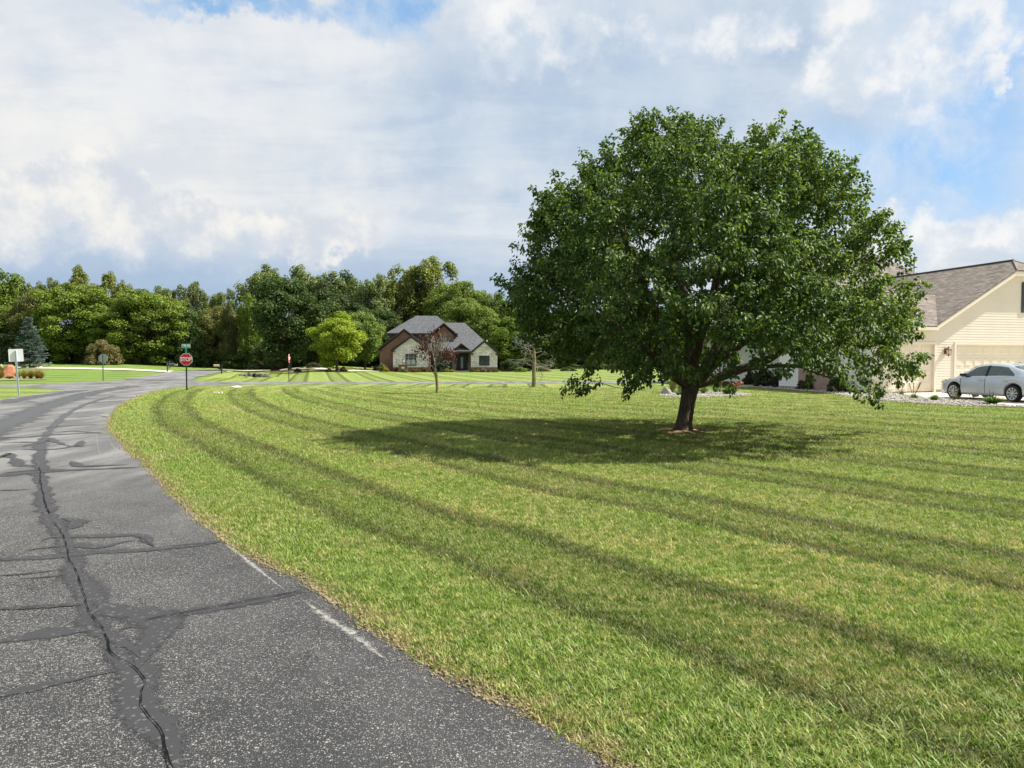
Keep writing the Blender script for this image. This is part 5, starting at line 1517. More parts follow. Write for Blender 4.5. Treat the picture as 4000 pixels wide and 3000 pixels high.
def garage_house():
    h = thing('garage_house', 'cream sided house with brown shingle roof and two garage doors at the right edge', 'house', (21.49, 36.0, 0.0), R(16))
    doors = [(-3.2, -.13), (1.26, 6.1)]; top = 2.44

    def segs(z):
        lo, hi = (-3.88, 12.1) if z < 3.2 else (-.05 + (z - 3.3) / .57, 12.15 - (z - 3.3) / .57)
        out, x = [], lo
        if z < top + .10:
            for a, b in doors: out.append((x, a - .12)); x = b + .12
        out.append((x, hi)); return out
    sd = MB(); laps(sd, segs, .16, 6.35, 0.0)
    # backing walls
    for a, b in ((-3.88, -3.3), (-.02, 1.15), (6.2, 12.1)): sd.box(a, b, .004, .12, .0, 3.2)
    sd.box(-3.3, -.02, .004, .12, top + .11, 3.2); sd.box(1.15, 6.2, .004, .12, top + .11, 3.2)
    sd.slab([(.2, .004, 3.2), (11.9, .004, 3.2), (7.0, .004, 6.3), (5.1, .004, 6.3)], (0, .1, 0))
    sd.build('wall', M_CREAM, h)
    tr = MB()
    for a, b in doors:
        MB().box(a - .12, a, -.045, .16, 0, top).box(b, b + .12, -.045, .16, 0, top).box(a - .12, b + .12, -.047, .16, top, top + .12).build('door_casing', M_CREAM2, h)
    MB().box(-3.96, -3.885, -.035, .09, .14, 3.2).build('corner_board', M_CREAM2, h)
    S = .57                                                              # fascia boards, soffit, gutter
    tr.slab([(-.35, -.305, 3.33), (-.35, -.305, 3.12), (4.83, -.305, 6.05), (4.83, -.305, 6.26)], (0, .03, 0))
    tr.slab([(4.83, -.305, 6.26), (4.83, -.305, 6.05), (7.27, -.305, 6.05), (7.27, -.305, 6.26)], (0, .03, 0))
    tr.slab([(7.27, -.305, 6.26), (7.27, -.305, 6.05), (12.45, -.305, 3.12), (12.45, -.305, 3.33)], (0, .03, 0))
    tr.build('fascia', M_CREAM2, h); tr = MB()
    tr.slab([(-.35, -.27, 3.13), (-.35, -.022, 3.13), (4.83, -.022, 6.06), (4.83, -.27, 6.06)], (0, 0, -.02)); tr.slab([(4.85, -.27, 6.06), (4.85, -.022, 6.06), (7.25, -.022, 6.06), (7.25, -.27, 6.06)], (0, 0, -.02))
    tr.slab([(12.45, -.27, 3.13), (12.45, -.022, 3.13), (7.27, -.022, 6.06), (7.27, -.27, 6.06)][::-1], (0, 0, -.02))
    tr.build('soffit', M_CREAM2, h); tr = MB()
    tr.box(-4.4, -.36, -.50, -.36, 3.14, 3.28); tr.box(-4.4, -.36, -.36, -.02, 3.12, 3.14); tr.box(-4.42, -4.28, -.36, 6.4, 3.14, 3.28); tr.box(-4.27, -3.99, 0, 6.4, 3.12, 3.14)
    tr.build('gutter', M_CREAM2, h)
    rf = MB(); T = (0, 0, -.07)
    rf.slab([(-.42, -.33, 3.36), (4.83, -.33, 6.33), (6.05, .9, 7.02), (6.05, 12, 7.02), (-.42, 12, 3.36)], T)
    rf.slab([(12.52, -.33, 3.36), (12.52, 12, 3.36), (6.05, 12, 7.02), (6.05, .9, 7.02), (7.27, -.33, 6.33)], T)
    rf.slab([(4.83, -.33, 6.33), (7.27, -.33, 6.33), (6.05, .9, 7.02)], T)
    rf.slab([(-4.4, -.48, 3.345), (-.45, -.48, 3.345), (3.07, 3.0, 5.33), (-2.6, 3.0, 5.33)], T)
    rf.slab([(-4.4, 6.5, 3.345), (-4.4, -.48, 3.345), (-2.6, 3.0, 5.33)], T)
    rf.slab([(-.45, 6.5, 3.345), (-4.4, 6.5, 3.345), (-2.6, 3.0, 5.33), (3.07, 3.0, 5.33)], T)
    # hip roof of the main body
    rf.slab([(-4, 6.2, 3.34), (16.5, 6.2, 3.34), (8.0, 13, 9.3), (2.5, 13, 9.3)], T); rf.slab([(16.5, 6.2, 3.34), (16.5, 20, 3.34), (8.0, 13, 9.3)], T)
    rf.slab([(16.5, 20, 3.34), (-4, 20, 3.34), (2.5, 13, 9.3), (8.0, 13, 9.3)], T); rf.slab([(-4, 20, 3.34), (-4, 6.2, 3.34), (2.5, 13, 9.3)], T)
    roof = rf.build('roof', M_SH_B, h)
    rc = MB(); rc.tube((6.05, .85, 7.02), (6.05, 11.8, 7.02), .07, n=6); rc.tube((-2.6, 3, 5.33), (3.07, 3, 5.34), .05, n=6)
    rc.tube((4.85, -.30, 6.33), (6.05, .9, 7.02), .045, n=6); rc.tube((7.25, -.30, 6.33), (6.05, .9, 7.02), .045, n=6)
    rc.build('ridge_cap', MATS['dark_trim'], roof)
    MB().tube((9.7, 11.0, 7.2), (9.7, 11.0, 8.35), .07, n=8).build('vent_pipe', M_WHITE, roof)
    # side wall toward the lawn: siding, brick bay, window; then the recessed entry side
    wl = MB(); wl.box(-3.9, -3.78, .13, 2.2, .15, 3.15); wl.box(-3.9, -3.78, 5.4, 7.2, .15, 3.15); wl.box(-3.78, 0, 7.08, 7.2, .15, 3.15)
    for a, b in ((.13, 2.2), (5.4, 7.2)):
        n = 21; hh = 3.0 / n
        for i in range(n):
            z = .15 + i * hh
            wl.face([(-3.925, b, z), (-3.925, a, z), (-3.903, a, z + hh), (-3.903, b, z + hh)]); wl.face([(-3.9, b, z), (-3.9, a, z), (-3.925, a, z), (-3.925, b, z)])
    wl.box(-1.5, 12, 7.3, 7.45, .15, 3.2); wl.box(-1.55, -1.4, 7.45, 19, .15, 3.2); wl.box(12, 12.15, 0, 19, .15, 3.2)
    wl.build('side_siding', M_WHITE, h)
    MB().box(-3.98, -3.7, 2.2, 5.4, -.05, 3.14).build('brick_bay', M_RB2, h)
    for q in ((-3.93, -3.8, .13, 2.2), (-3.93, -3.8, 5.4, 7.2), (-3.85, -3.3, .0, .12), (-.02, 1.15, -.03, .12), (6.2, 12, -.03, .12)): MB().box(*q, -.05, .15).build('foundation', M_FOUND, h)
    wf = MB().box(-4.02, -3.985, 2.95, 3.05, 1.35, 2.85).box(-4.02, -3.985, 4.55, 4.65, 1.35, 2.85).box(-4.02, -3.985, 3.05, 4.55, 2.75, 2.85).box(-4.05, -3.985, 2.95, 4.65, 1.27, 1.35).box(-4.015, -3.985, 3.76, 3.84, 1.35, 2.75).build('window', M_WHITE, h)
    MB().box(-3.997, -3.984, 3.05, 4.55, 1.35, 2.75).build('pane', M_GLASS, wf)
    for y0, y1 in ((2.55, 2.93), (4.67, 5.05)): MB().box(-4.02, -3.985, y0, y1, 1.3, 2.85).build('shutter', M_NAVY, h)
    for (a, b), n in zip(doors, (4, 8)): garage_door(h, a, b, .10, .05, top, n)
    gx = 5.56                                                             # gable window and its shutters
    gw = MB().box(gx + .43, gx + 1.28, -.05, -.022, 4.2, 4.28).box(gx + .43, gx + 1.28, -.05, -.022, 5.62, 5.7).box(gx + .43, gx + .51, -.05, -.022, 4.28, 5.62).box(gx + 1.2, gx + 1.28, -.05, -.022, 4.28, 5.62).build('window', M_CREAM2, h)
    MB().box(gx + .51, gx + 1.2, -.04, -.023, 4.28, 5.62).build('pane', M_GLASS, gw)
    for q in (gx, gx + 1.31): MB().box(q, q + .4, -.055, -.022, 4.15, 5.75).build('shutter', M_NAVY, h)
    L = MB().box(.50, .64, -.07, -.022, 1.95, 2.25).tube((.57, -.05, 2.0), (.57, -.22, 1.93), .018, n=6).tube((.57, -.22, 1.88), (.57, -.22, 1.80), .03, .01, n=8)
    L.lathe([(.02, 2.34), (.05, 2.27), (.15, 2.19), (.14, 2.16)], (.57, -.22), 8).lathe([(.08, 1.88), (.10, 1.91), (.03, 1.86)], (.57, -.22), 8)
    for k in range(4):
        a = math.pi / 4 + k * math.pi / 2; L.tube((.57 + .09 * math.cos(a), -.22 + .09 * math.sin(a), 1.9), (.57 + .13 * math.cos(a), -.22 + .13 * math.sin(a), 2.17), .010, n=5)
    lo = L.build('wall_lantern', M_COPPER, h); MB().lathe([(.07, 1.91), (.11, 2.16)], (.57, -.22), 8).build('lantern_glass', M_AMBER, lo)
    return h


garage_house()


# ================================================================== CAR
M_PAINTCAR = mat('silver_paint', (.50, .53, .58), .26, .5, .45, fn=lambda t, b: (t.put(b.inputs['Base Color'], t.v('SCALE', (.50, .53, .58), scale=t.ss(t.noise(t.tc('Object'), 1.5, 2), .3, .7, .96, 1.04))), b.inputs['Coat Weight'].__setattr__('default_value', .6), b.inputs['Coat Roughness'].__setattr__('default_value', .05)))
M_CGLASS = mat('car_glass', (.06, .085, .075), .04, .7, fn=vary((.06, .085, .075), 2, .4, 0))
M_RUBBER = mat('tyre_rubber', (.018, .018, .019), .8, .2, fn=vary((.018, .018, .019), 12, .3, .1))
M_ALLOY = mat('alloy_rim', (.58, .59, .60), .3, .5, .8, fn=vary((.58, .59, .60), 5, .1, .02))
M_CHROME = mat('chrome_strip', (.72, .73, .74), .15, .5, 1.0, fn=vary((.72, .73, .74), 6, .06, 0))
M_BLKPL = mat('black_plastic', (.015, .015, .016), .6, .3, fn=vary((.015, .015, .016), 10, .3, .05))
M_REDL = mat('tail_lamp', (.25, .012, .012), .2, .6, fn=vary((.25, .012, .012), 6, .2, 0))
M_LENS = mat('head_lamp_lens', (.55, .58, .60), .1, .6, fn=vary((.55, .58, .60), 8, .2, 0))


def car():
    f = np.array([18.83, 30.2]); r_ = np.array([19.42, 27.4]); F = unit(f - r_); Rv = np.array([F[1], -F[0]])
    mid = (f + r_) / 2 + Rv * .84
    # local frame: x forward, y to the left, z up; the front points at the garage
    h = thing('silver_car', 'silver four door saloon car parked before the wide cream garage door', 'car', (mid[0], mid[1], .01), math.atan2(F[1], F[0]))
    WB, WR = 2.80, .325; fx, rx = WB / 2, -WB / 2
    S = np.unique(np.concatenate([np.linspace(-2.44, 2.40, 70), np.linspace(fx - .39, fx + .39, 24), np.linspace(rx - .39, rx + .39, 24)]))
    belt = lambda s: np.interp(s, [-2.44, -2.35, -1.9, -1.0, .3, 1.0, 1.7, 2.15, 2.35, 2.40], [.80, .93, .985, .985, .94, .90, .84, .74, .62, .52])
    top = lambda s: np.interp(s, [-2.44, -2.38, -2.2, -1.75, -1.5, .85, 1.1, 1.6, 2.05, 2.30, 2.40], [.86, 1.04, 1.10, 1.12, 1.10, 1.0, .985, .93, .83, .69, .54])
    wid = lambda s: np.interp(s, [-2.44, -2.36, -2.1, -1.5, -.8, .6, 1.5, 2.0, 2.28, 2.40], [.66, .76, .86, .915, .93, .93, .915, .85, .70, .52])
    sill = lambda s: np.interp(s, [-2.44, -2.2, -1.8, 1.85, 2.2, 2.40], [.42, .30, .21, .19, .24, .34])

    def zb(s):
        z = sill(s)
        for c in (fx, rx):
            d_ = abs(s - c)
            if d_ < .385: z = max(z, .33 + math.sqrt(.385 ** 2 - d_ ** 2))
        return z
    NS = 13
    V = []
    for s in S:
        b, w_, zt, zl = belt(s), wid(s), top(s), zb(s)
        half = [(w_ * .80, zl + .0), (w_ * .955, zl), (w_ * .985, zl + (b - zl) * .12), (w_ * 1.0, zl + (b - zl) * .42), (w_ * .992, zl + (b - zl) * .70), (w_ * .965, b - .03), (w_ * .92, b + .012), (w_ * .80, b + (zt - b) * .62), (w_ * .45, b + (zt - b) * .93), (0, zt)]
        V += [(s, y, z) for y, z in half] + [(s, -y, z) for y, z in half[-2::-1]]
    k = 19; n = len(S); V = np.array(V)
    Fq = [(i * k + j, (i + 1) * k + j, (i + 1) * k + j + 1, i * k + j + 1) for i in range(n - 1) for j in range(k - 1)]
    body = mesh_np('body', V, np.array(Fq), M_PAINTCAR, h, smooth=True)
    MB().face([tuple(V[j]) for j in range(k)]).build('bumper', M_PAINTCAR, h); MB().face([tuple(V[(n - 1) * k + j]) for j in range(k)][::-1]).build('bumper', M_PAINTCAR, h)
    # underbody and wheel wells
    MB().box(-2.25, 2.2, -.72, .72, .20, .62).build('underbody', M_BLKPL, h)
    # greenhouse shell
    gs = np.linspace(-2.05, 1.35, 46)
    roofz = lambda s: np.interp(s, [-2.05, -1.75, -1.4, -1.05, -.65, -.25, .12, .42, .72, 1.02, 1.35], [1.08, 1.165, 1.295, 1.40, 1.465, 1.488, 1.475, 1.41, 1.295, 1.145, .985])
    belt2 = lambda s: belt(s) + .005
    wtop = lambda s: np.interp(s, [-1.95, -1.2, -.3, .4, 1.32], [.62, .60, .61, .62, .68])
    V = []
    for s in gs:
        b, z, w_, wt = belt2(s), max(roofz(s), belt2(s) + .02), wid(s) * .93, wtop(s)
        half = [(w_, b), (w_ - (w_ - wt) * .5, b + (z - b) * .55), (wt + .03, b + (z - b) * .90), (wt - .04, z - .012 * (z > 1.3)), (wt * .5, z + .018), (0, z + .025)]
        V += [(s, y, q) for y, q in half] + [(s, -y, q) for y, q in half[-2::-1]]
    k = 11; V = np.array(V); n = len(gs)
    Fq = [(i * k + j, (i + 1) * k + j, (i + 1) * k + j + 1, i * k + j + 1) for i in range(n - 1) for j in range(k - 1)]
    mesh_np('roof', V, np.array(Fq), M_PAINTCAR, h, smooth=True)

    def side_pt(s, u, sy, out=.008):
        """point on the cabin side: u=0 belt .. 1 roof edge"""
        b, z = belt2(s), max(roofz(s), belt2(s) + .02); w_, wt = wid(s) * .93, wtop(s)
        y = np.interp(u, [0, .55, .90], [w_, w_ - (w_ - wt) * .5, wt + .03]); return (s, sy * (y + out), b + (z - b) * u)

    def side_patch(name, m_, s0, s1, lo, hi, sy, out, cut=None, N=18):
        ss_ = np.linspace(s0, s1, N); mb = MB(); M_ = 5
        P = [[side_pt(s, lo(s) + (hi(s) - lo(s)) * j / M_, sy, out) for j in range(M_ + 1)] for s in ss_]
        for a, b in zip(P, P[1:]):
            for j in range(M_):
                q = [a[j], b[j], b[j + 1], a[j + 1]]; mb.face(q if sy < 0 else q[::-1])
        return mb.build(name, m_, h, smooth=True)
    hi = lambda s: .86 * min(1, max(0.0, (1.12 - s) / .70)) ** .6 * min(1, max(0.0, (s + 1.46) / .50)) ** .6 if -1.46 < s < 1.12 else 0
    for sy in (1, -1):
        side_patch('window_trim', M_CHROME, -1.45, 1.115, lambda s: .0, lambda s: min(.96, hi(s) * 1.09 + .03), sy, .004, N=60)
        side_patch('side_window', M_CGLASS, -.13, 1.06, lambda s: .055, lambda s: max(.06, hi(s)), sy, .009, N=30)
        side_patch('side_window', M_CGLASS, -1.40, -.21, lambda s: .055, lambda s: max(.06, hi(s)), sy, .009, N=40)
        side_patch('door_pillar', M_BLKPL, -.23, -.11, lambda s: .03, lambda s: hi(s) + .01, sy, .011, N=4)
    # windscreen and rear window on the shell
    def across(name, s0, s1, w0, w1):
        mb = MB(); N = 8; P = []
        for t in np.linspace(0, 1, N):
            s = s0 + (s1 - s0) * t; z = roofz(s); w_ = w0 + (w1 - w0) * t; P.append([(s, y * w_, z + .034 - .022 * abs(y) ** 2.5) for y in np.linspace(-1, 1, 9)])
        for a, b in zip(P, P[1:]):
            for j in range(8): mb.face([a[j], a[j + 1], b[j + 1], b[j]] if s1 < s0 else [a[j], b[j], b[j + 1], a[j + 1]][::1])
        return mb.build(name, M_CGLASS, h, smooth=True)
    across('windscreen', 1.26, .40, .62, .56); across('rear_window', -1.98, -1.12, .56, .53)
    # doors: skins lifted off the body so that the shut lines show
    def door(s0, s1, s0b, sy):
        mb = MB(); N, M_ = 14, 8; P = []
        for i in range(N + 1):
            row = []
            for j in range(M_ + 1):
                u = j / M_; a = s0 + (s0b - s0) * (1 - u); s = a + (s1 - a) * i / N
                zl, b = max(sill(s) + .10, 0), belt(s) - .02
                z = zl + (b - zl) * u; bz, w_ = belt(s), wid(s); zz_ = zb(s)
                if z < zz_ + .02: z = zz_ + .02
                q = (z - sill(s)) / (bz - sill(s)); y = w_ * np.interp(q, [0, .12, .42, .70, .97], [.955, .985, 1.0, .992, .965]); row.append((s, sy * (y + .007), z))
            P.append(row)
        for a, b in zip(P, P[1:]):
            for j in range(M_):
                f_ = [a[j], b[j], b[j + 1], a[j + 1]]; mb.face(f_ if sy < 0 else f_[::-1])
        for j in range(M_):                                             # returns at both shut lines
            for row in (P[0], P[-1]): mb.face([row[j], row[j + 1], (row[j + 1][0], row[j + 1][1] - sy * .03, row[j + 1][2]), (row[j][0], row[j][1] - sy * .03, row[j][2])])
        d_ = mb.build('door', M_PAINTCAR, h, smooth=True)
        hx = s0 + .17; yy = sy * (wid(hx) * .985 + .02)
        MB().box(hx - .11, hx + .11, yy - .018, yy + .018, .795, .835).build('handle', M_CHROME, d_, bevel=.012)
        return d_
    for sy in (1, -1):
        door(-.15, 1.02, -.15, sy); door(-1.24, -.175, -1.0, sy)
        g = MB()
        for s in (1.035, -.163): g.box(s - .006, s + .006, sy * wid(s) * 1.0 - .006, sy * wid(s) * 1.0 + .0035, .30, .86)
        g.build('shut_line', M_BLKPL, h)
        MB().slab([(x, sy * (wid(x) * .985 + .012), z) for x, z in ((-.98, .30), (.98, .30), (.98, .335), (-.98, .335))], (0, -sy * .02, 0)).build('rocker_strip', M_CHROME, h)
        m_ = MB().box(.76, .90, sy * .90 - .02 if sy > 0 else sy * 1.09, sy * 1.09 if sy > 0 else sy * .90 + .02, .965, 1.07).build('mirror', M_BLKPL, h, bevel=.03)
        MB().slab([(1.72, sy * .885, .70), (2.16, sy * .79, .64), (2.20, sy * .77, .72), (1.78, sy * .865, .815)], (0, -sy * .03, 0)).build('headlight', M_LENS, h)
        MB().slab([(-2.25, sy * .835, .70), (-2.40, sy * .75, .70), (-2.36, sy * .74, 1.02), (-2.15, sy * .84, 1.0)], (0, -sy * .03, 0)).build('tail_light', M_REDL, h)
        for cx in (fx, rx):
            y0 = sy * .83
            w_ = thing('wheel', '', '', (cx, y0, WR)); del w_['label']; del w_['category']; w_.parent = h
            T = MB()
            prof = [(.235, -.10), (.30, -.11), (.322, -.085), (.326, 0), (.322, .085), (.30, .11), (.235, .10)]
            n = 32
            for (r0, y0_), (r1, y1_) in zip(prof, prof[1:]):
                for i in range(n):
                    a, b = 2 * math.pi * i / n, 2 * math.pi * (i + 1) / n
                    T.face([(r0 * math.cos(a), y0_, r0 * math.sin(a)), (r1 * math.cos(a), y1_, r1 * math.sin(a)), (r1 * math.cos(b), y1_, r1 * math.sin(b)), (r0 * math.cos(b), y0_, r0 * math.sin(b))])
            T.build('tyre', M_RUBBER, w_, smooth=True)
            Q = MB(); o_ = sy
            for i in range(n):                                          # rim ring
                a, b = 2 * math.pi * i / n, 2 * math.pi * (i + 1) / n
                for r0, ya, r1, yb in ((.237, .098, .215, .092), (.215, .092, .208, .02)): Q.face([(r0 * math.cos(a), o_ * ya, r0 * math.sin(a)), (r1 * math.cos(a), o_ * yb, r1 * math.sin(a)), (r1 * math.cos(b), o_ * yb, r1 * math.sin(b)), (r0 * math.cos(b), o_ * ya, r0 * math.sin(b))])
            for i in range(9):
                a = 2 * math.pi * i / 9 + .2; ca, sa = math.cos(a), math.sin(a); tx, tz = -sa, ca
                pts = [(ca * .05 + tx * q * .015, o_ * .085, sa * .05 + tz * q * .015) for q in (-1, 1)] + [(ca * .216 + tx * q * .032, o_ * .09, sa * .216 + tz * q * .032) for q in (1, -1)]
                Q.slab(pts, (0, -o_ * .03, 0))
            Q.tube((0, o_ * .05, 0), (0, o_ * .095, 0), .062, n=16)
            Q.build('rim', M_ALLOY, w_)
            MB().tube((0, o_ * .005, 0), (0, o_ * .03, 0), .21, n=24).build('brake', M_BLKPL, w_)
    MB().box(2.30, 2.39, -.42, .42, .50, .66).build('grille', M_BLKPL, h, bevel=.02)
    MB().box(-2.455, -2.43, -.26, .26, .62, .76).build('number_plate', M_WHITE, h)
    MB().slab([(-.95, -.02, 1.51), (-.75, -.02, 1.515), (-.93, -.02, 1.565)], (0, .04, 0)).build('antenna', M_PAINTCAR, h)
    return h


car()

# ================================================================== SIGNS, MAILBOXES
M_SRED = mat('sign_red', (.52, .010, .018), .45, .4, fn=vary((.52, .010, .018), 3, .10, 0))
M_SWHITE = mat('sign_white', (.80, .80, .78), .45, .4, fn=vary((.80, .80, .78), 3, .06, 0))
M_SGREEN = mat('sign_green', (.012, .30, .235), .45, .4, fn=vary((.012, .30, .235), 3, .08, 0))
M_SGREY = mat('sign_back_grey', (.33, .36, .36), .5, .4, .3, fn=vary((.33, .36, .36), 5, .1, .02))
M_ALU = mat('sign_back_pale', (.78, .77, .75), .6, .3, 0, fn=vary((.78, .77, .75), 2, .05, .02))
M_GALV = mat('galvanised_post', (.46, .52, .57), .5, .4, .4, fn=vary((.46, .52, .57), 12, .15, .05))
M_OLIVE = mat('dark_green_post', (.10, .12, .085), .7, .3, fn=vary((.10, .12, .085), 12, .2, .1))


def text(body, size, m_, parent, loc, name='lettering', rz=0., bold=.012, sx=1.):
    cu = bpy.data.curves.new(name, 'FONT'); cu.body = body; cu.size = size; cu.align_x = 'CENTER'; cu.align_y = 'CENTER'; cu.extrude = .003; cu.offset = bold
    t = bpy.data.objects.new(name, cu); COL.objects.link(t)
    bpy.context.view_layer.update()
    me = bpy.data.meshes.new_from_object(t.evaluated_get(bpy.context.evaluated_depsgraph_get()))
    bpy.data.objects.remove(t); me.materials.clear(); me.materials.append(m_)
    o = bpy.data.objects.new(name, me); COL.objects.link(o); o.parent = parent
    o.location = loc; o.rotation_euler = (R(90), 0, rz); o.scale = (sx, 1, 1)
    return o


def octa(r, y, zc): return [(r * math.cos(math.pi / 8 + k * math.pi / 4), y, zc + r * math.sin(math.pi / 8 + k * math.pi / 4)) for k in range(8)]


def stop_sign(p, rz, label, zc, s=.76, post=M_BLACKM, back=M_SGREY, plate=None, face_text=True):
    h = thing('stop_sign', label, 'road sign', p, rz); r = s / 2 / math.cos(math.pi / 8)
    MB().box(-.032, .032, -.0, .05, -.1, zc + s * .52).build('post', post, h)
    MB().slab(octa(r, -.012, zc), (0, .008, 0)).build('sign_back', back, h)
    f = MB().slab(octa(r * .995, -.018, zc), (0, .004, 0)).build('sign_border', M_SWHITE, h)
    MB().slab(octa(r * .93, -.023, zc), (0, .003, 0)).build('sign_face', M_SRED, h)
    text('STOP', s * .46, M_SWHITE, h, (0, -.027, zc - .005), bold=.007, sx=.80)
    MB().tube((0, -.03, zc + s * .4), (0, -.022, zc + s * .4), .012, n=8).tube((0, -.03, zc - s * .4), (0, -.022, zc - s * .4), .012, n=8).build('bolt', M_GALV, h)
    if plate:
        zt = zc + s * .5
        st_ = MB().box(-.045, .045, -.01, .02, zt + .02, zt + .33).build('bracket', M_SGREEN, h)
        w_, hh = .44, .215; zb_ = zt + .30
        pl = MB().box(-w_ / 2, w_ / 2, -.014, -.004, zb_, zb_ + hh).build('name_plate', M_SWHITE, h, bevel=.002)
        MB().box(-w_ / 2 + .014, w_ / 2 - .014, -.018, -.0145, zb_ + .014, zb_ + hh - .014).build('plate_face', M_SGREEN, pl)
        text(plate, .165, M_SWHITE, pl, (0, -.021, zb_ + hh / 2), bold=.006, sx=.82)
    return h


p = G(729, 1524); stop_sign(p, R(8), 'red stop sign facing the viewer under a green street plate reading 370 W', HT(1403.8, p[1]), 46.2 * p[1] / FPX, plate='370 W')
p = G(404, 1488); stop_sign(p, R(182), 'stop sign seen from its plain grey back across the junction', HT(1400, p[1]), 34.5 * p[1] / FPX, M_OLIVE)
p = G(1130, 1489.5); stop_sign(p, R(97), 'stop sign seen almost edge on by the side road in front of the big maple', HT(1400, p[1]), 33 * p[1] / FPX)
# blank pale sign, seen from behind
p = G(73, 1543); Y = p[1]; S = Y / FPX
h = thing('road_sign', 'blank pale square sign back on a leaning galvanised post by the road', 'road sign', p, R(20))
sg = MB(); zc = HT(1388, Y); hw = 24.5 * S; rc = .05
P = []
for cx, cz, a0 in ((hw - rc, hw - rc, 0), (-hw + rc, hw - rc, 90), (-hw + rc, -hw + rc, 180), (hw - rc, -hw + rc, 270)):
    for a in range(0, 91, 30): P.append((cx + rc * math.cos(R(a0 + a)), .0, zc + cz + rc * math.sin(R(a0 + a))))
sg.slab([(x, .034, z) for x, _, z in P][::-1], (0, .006, 0)); sg.build('sign_plate', M_ALU, h)
pm = MB()
pm.box(-.035, .035, .012, .03, -.2, zc + hw * .8); pm.box(-.035, -.022, -.015, .012, -.2, zc + hw * .8); pm.box(.022, .035, -.015, .012, -.2, zc + hw * .8); pm.build('post', M_GALV, h)
MB().tube((0, .0, zc + .15), (0, .045, zc + .15), .014, n=8).tube((0, .0, zc - .15), (0, .045, zc - .15), .014, n=8).build('bolt', M_GALV, h)
h.rotation_euler = (0, R(-2.6), R(20))

M_MBX = mat('mailbox_grey', (.075, .075, .095), .5, .4, fn=vary((.075, .075, .095), 6, .15, .02))
M_WOODT = mat('tan_box', (.42, .33, .24), .7, .2, fn=vary((.42, .33, .24), 8, .2, .05))


def mailbox(px, py, top, label, side, boxm, postm):
    p = G(px, py); Y = p[1]; H = HT(top, Y) - p[2]
    h = thing('mailbox', label, 'mailbox', p, R(10))
    MB().box(-.06, .06, -.06, .06, -.1, H).box(-.075, .075, -.075, .075, H, H + .05).build('post', postm, h)
    z = H * .70; x0, x1 = (.04, .95) if side > 0 else (-.85, -.04)
    MB().box(x0, x1, -.045, .045, z - .09, z).slab([(x0 if side > 0 else x1, -.04, z - .42), (x0 if side > 0 else x1, -.04, z - .3), (side * .5, -.04, z - .09), (side * .62, -.04, z - .09)], (0, .08, 0)).build('arm', postm, h)
    b = MB(); c = [(.11 * math.cos(a), .11 * math.sin(a)) for a in np.linspace(0, math.pi, 9)]
    a0, a1 = (.22, .80) if side > 0 else (-.85, -.25)
    prof = [(.125, z + .002), (.125, z + .15)] + [(.125 * math.cos(a), z + .15 + .115 * math.sin(a)) for a in np.linspace(0, math.pi, 10)] + [(-.125, z + .15), (-.125, z + .002)]
    b.slab([(a0, y, q) for y, q in prof][::-1], (a1 - a0, 0, 0)); bx = b.build('box', boxm, h)
    MB().box(a1 - .006 if side > 0 else a0 - .012, a1 + .012 if side > 0 else a0 + .006, -.11, .11, z + .02, z + .24).build('box_door', boxm, bx)
    return h, z


h1, z1 = mailbox(654, 1453.5, 1416, 'dark grey mailbox on a post at the end of the left driveway', 1, M_MBX, M_MBX)
MB().box(.82, 1.12, -.1, .1, z1 - .02, z1 + .17).build('newspaper_box', M_WOODT, h1)
h2, z2 = mailbox(866, 1459.5, 1421, 'tan mailbox on a thick black post right of the stop sign', -1, M_WOODT, M_BLACKM)

# lamp post behind the red boulder: dark pole with a round foot
p = G(41, 1436); h = thing('lamp_post', 'dark brown lamp post rising behind the red boulder', 'lamp post', p)
H = HT(1366, p[1]) - p[2]
MB().lathe([(.30, -.05), (.28, .05), (.10, .16), (.07, .5), (.055, H - .35), (.09, H - .3)], n=12).build('pole', M_BLACKM, h)
hd = MB().lathe([(.09, H - .3), (.20, H - .22)], n=8).lathe([(.24, H + .12), (.10, H + .26), (.02, H + .34)], n=8).build('lamp_head', M_BLACKM, h)
MB().lathe([(.17, H - .22), (.21, H + .12)], n=8).build('lamp_glass', M_AMBER, hd)

# ================================================================== ROCKS
M_REDROCK = mat('red_boulder', rough=.9, spec=.1, fn=vary((.50, .19, .115), 1.6, .28, .6))
M_GREYROCK = mat('grey_boulder', rough=.9, spec=.1, fn=vary((.30, .285, .265), 2.5, .3, .6))
M_PALEROCK = mat('pale_boulder', rough=.9, spec=.1, fn=vary((.55, .47, .37), 2.0, .25, .5))
M_DARKROCK = mat('dark_rubble', rough=.95, spec=.05, fn=vary((.07, .07, .072), 3, .5, .8))


def boulder(name, p, w_, d_, h_, m_, label, seed, cat='boulder', group=None, sub=3, peak=.0):
    import bmesh
    r = np.random.default_rng(seed); bm = bmesh.new(); bmesh.ops.create_icosphere(bm, subdivisions=sub, radius=1)
    cuts = unit(r.normal(size=(11, 3))); cuts[:, 2] = np.abs(cuts[:, 2]) * .8; cuts = unit(cuts); off = r.uniform(.62, .92, 11)
    for v in bm.verts:
        c = np.array(v.co)
        for n_, o_ in zip(cuts, off):
            q = c @ n_
            if q > o_: c = c - n_ * (q - o_) * .9
        c = c * (1 + .03 * math.sin(c[0] * 7 + seed) * math.cos(c[1] * 6)); x, y, z = c
        z = max(z, -.25); v.co = ((x + peak * max(z, 0)) * w_ / 2, y * d_ / 2, (z + .2) * h_ / 1.05)
    me = bpy.data.meshes.new(name); bm.to_mesh(me); bm.free(); me.materials.append(m_)
    o = bpy.data.objects.new(name, me); COL.objects.link(o); o.location = [float(c) for c in p]
    return tag(o, label, cat, group)


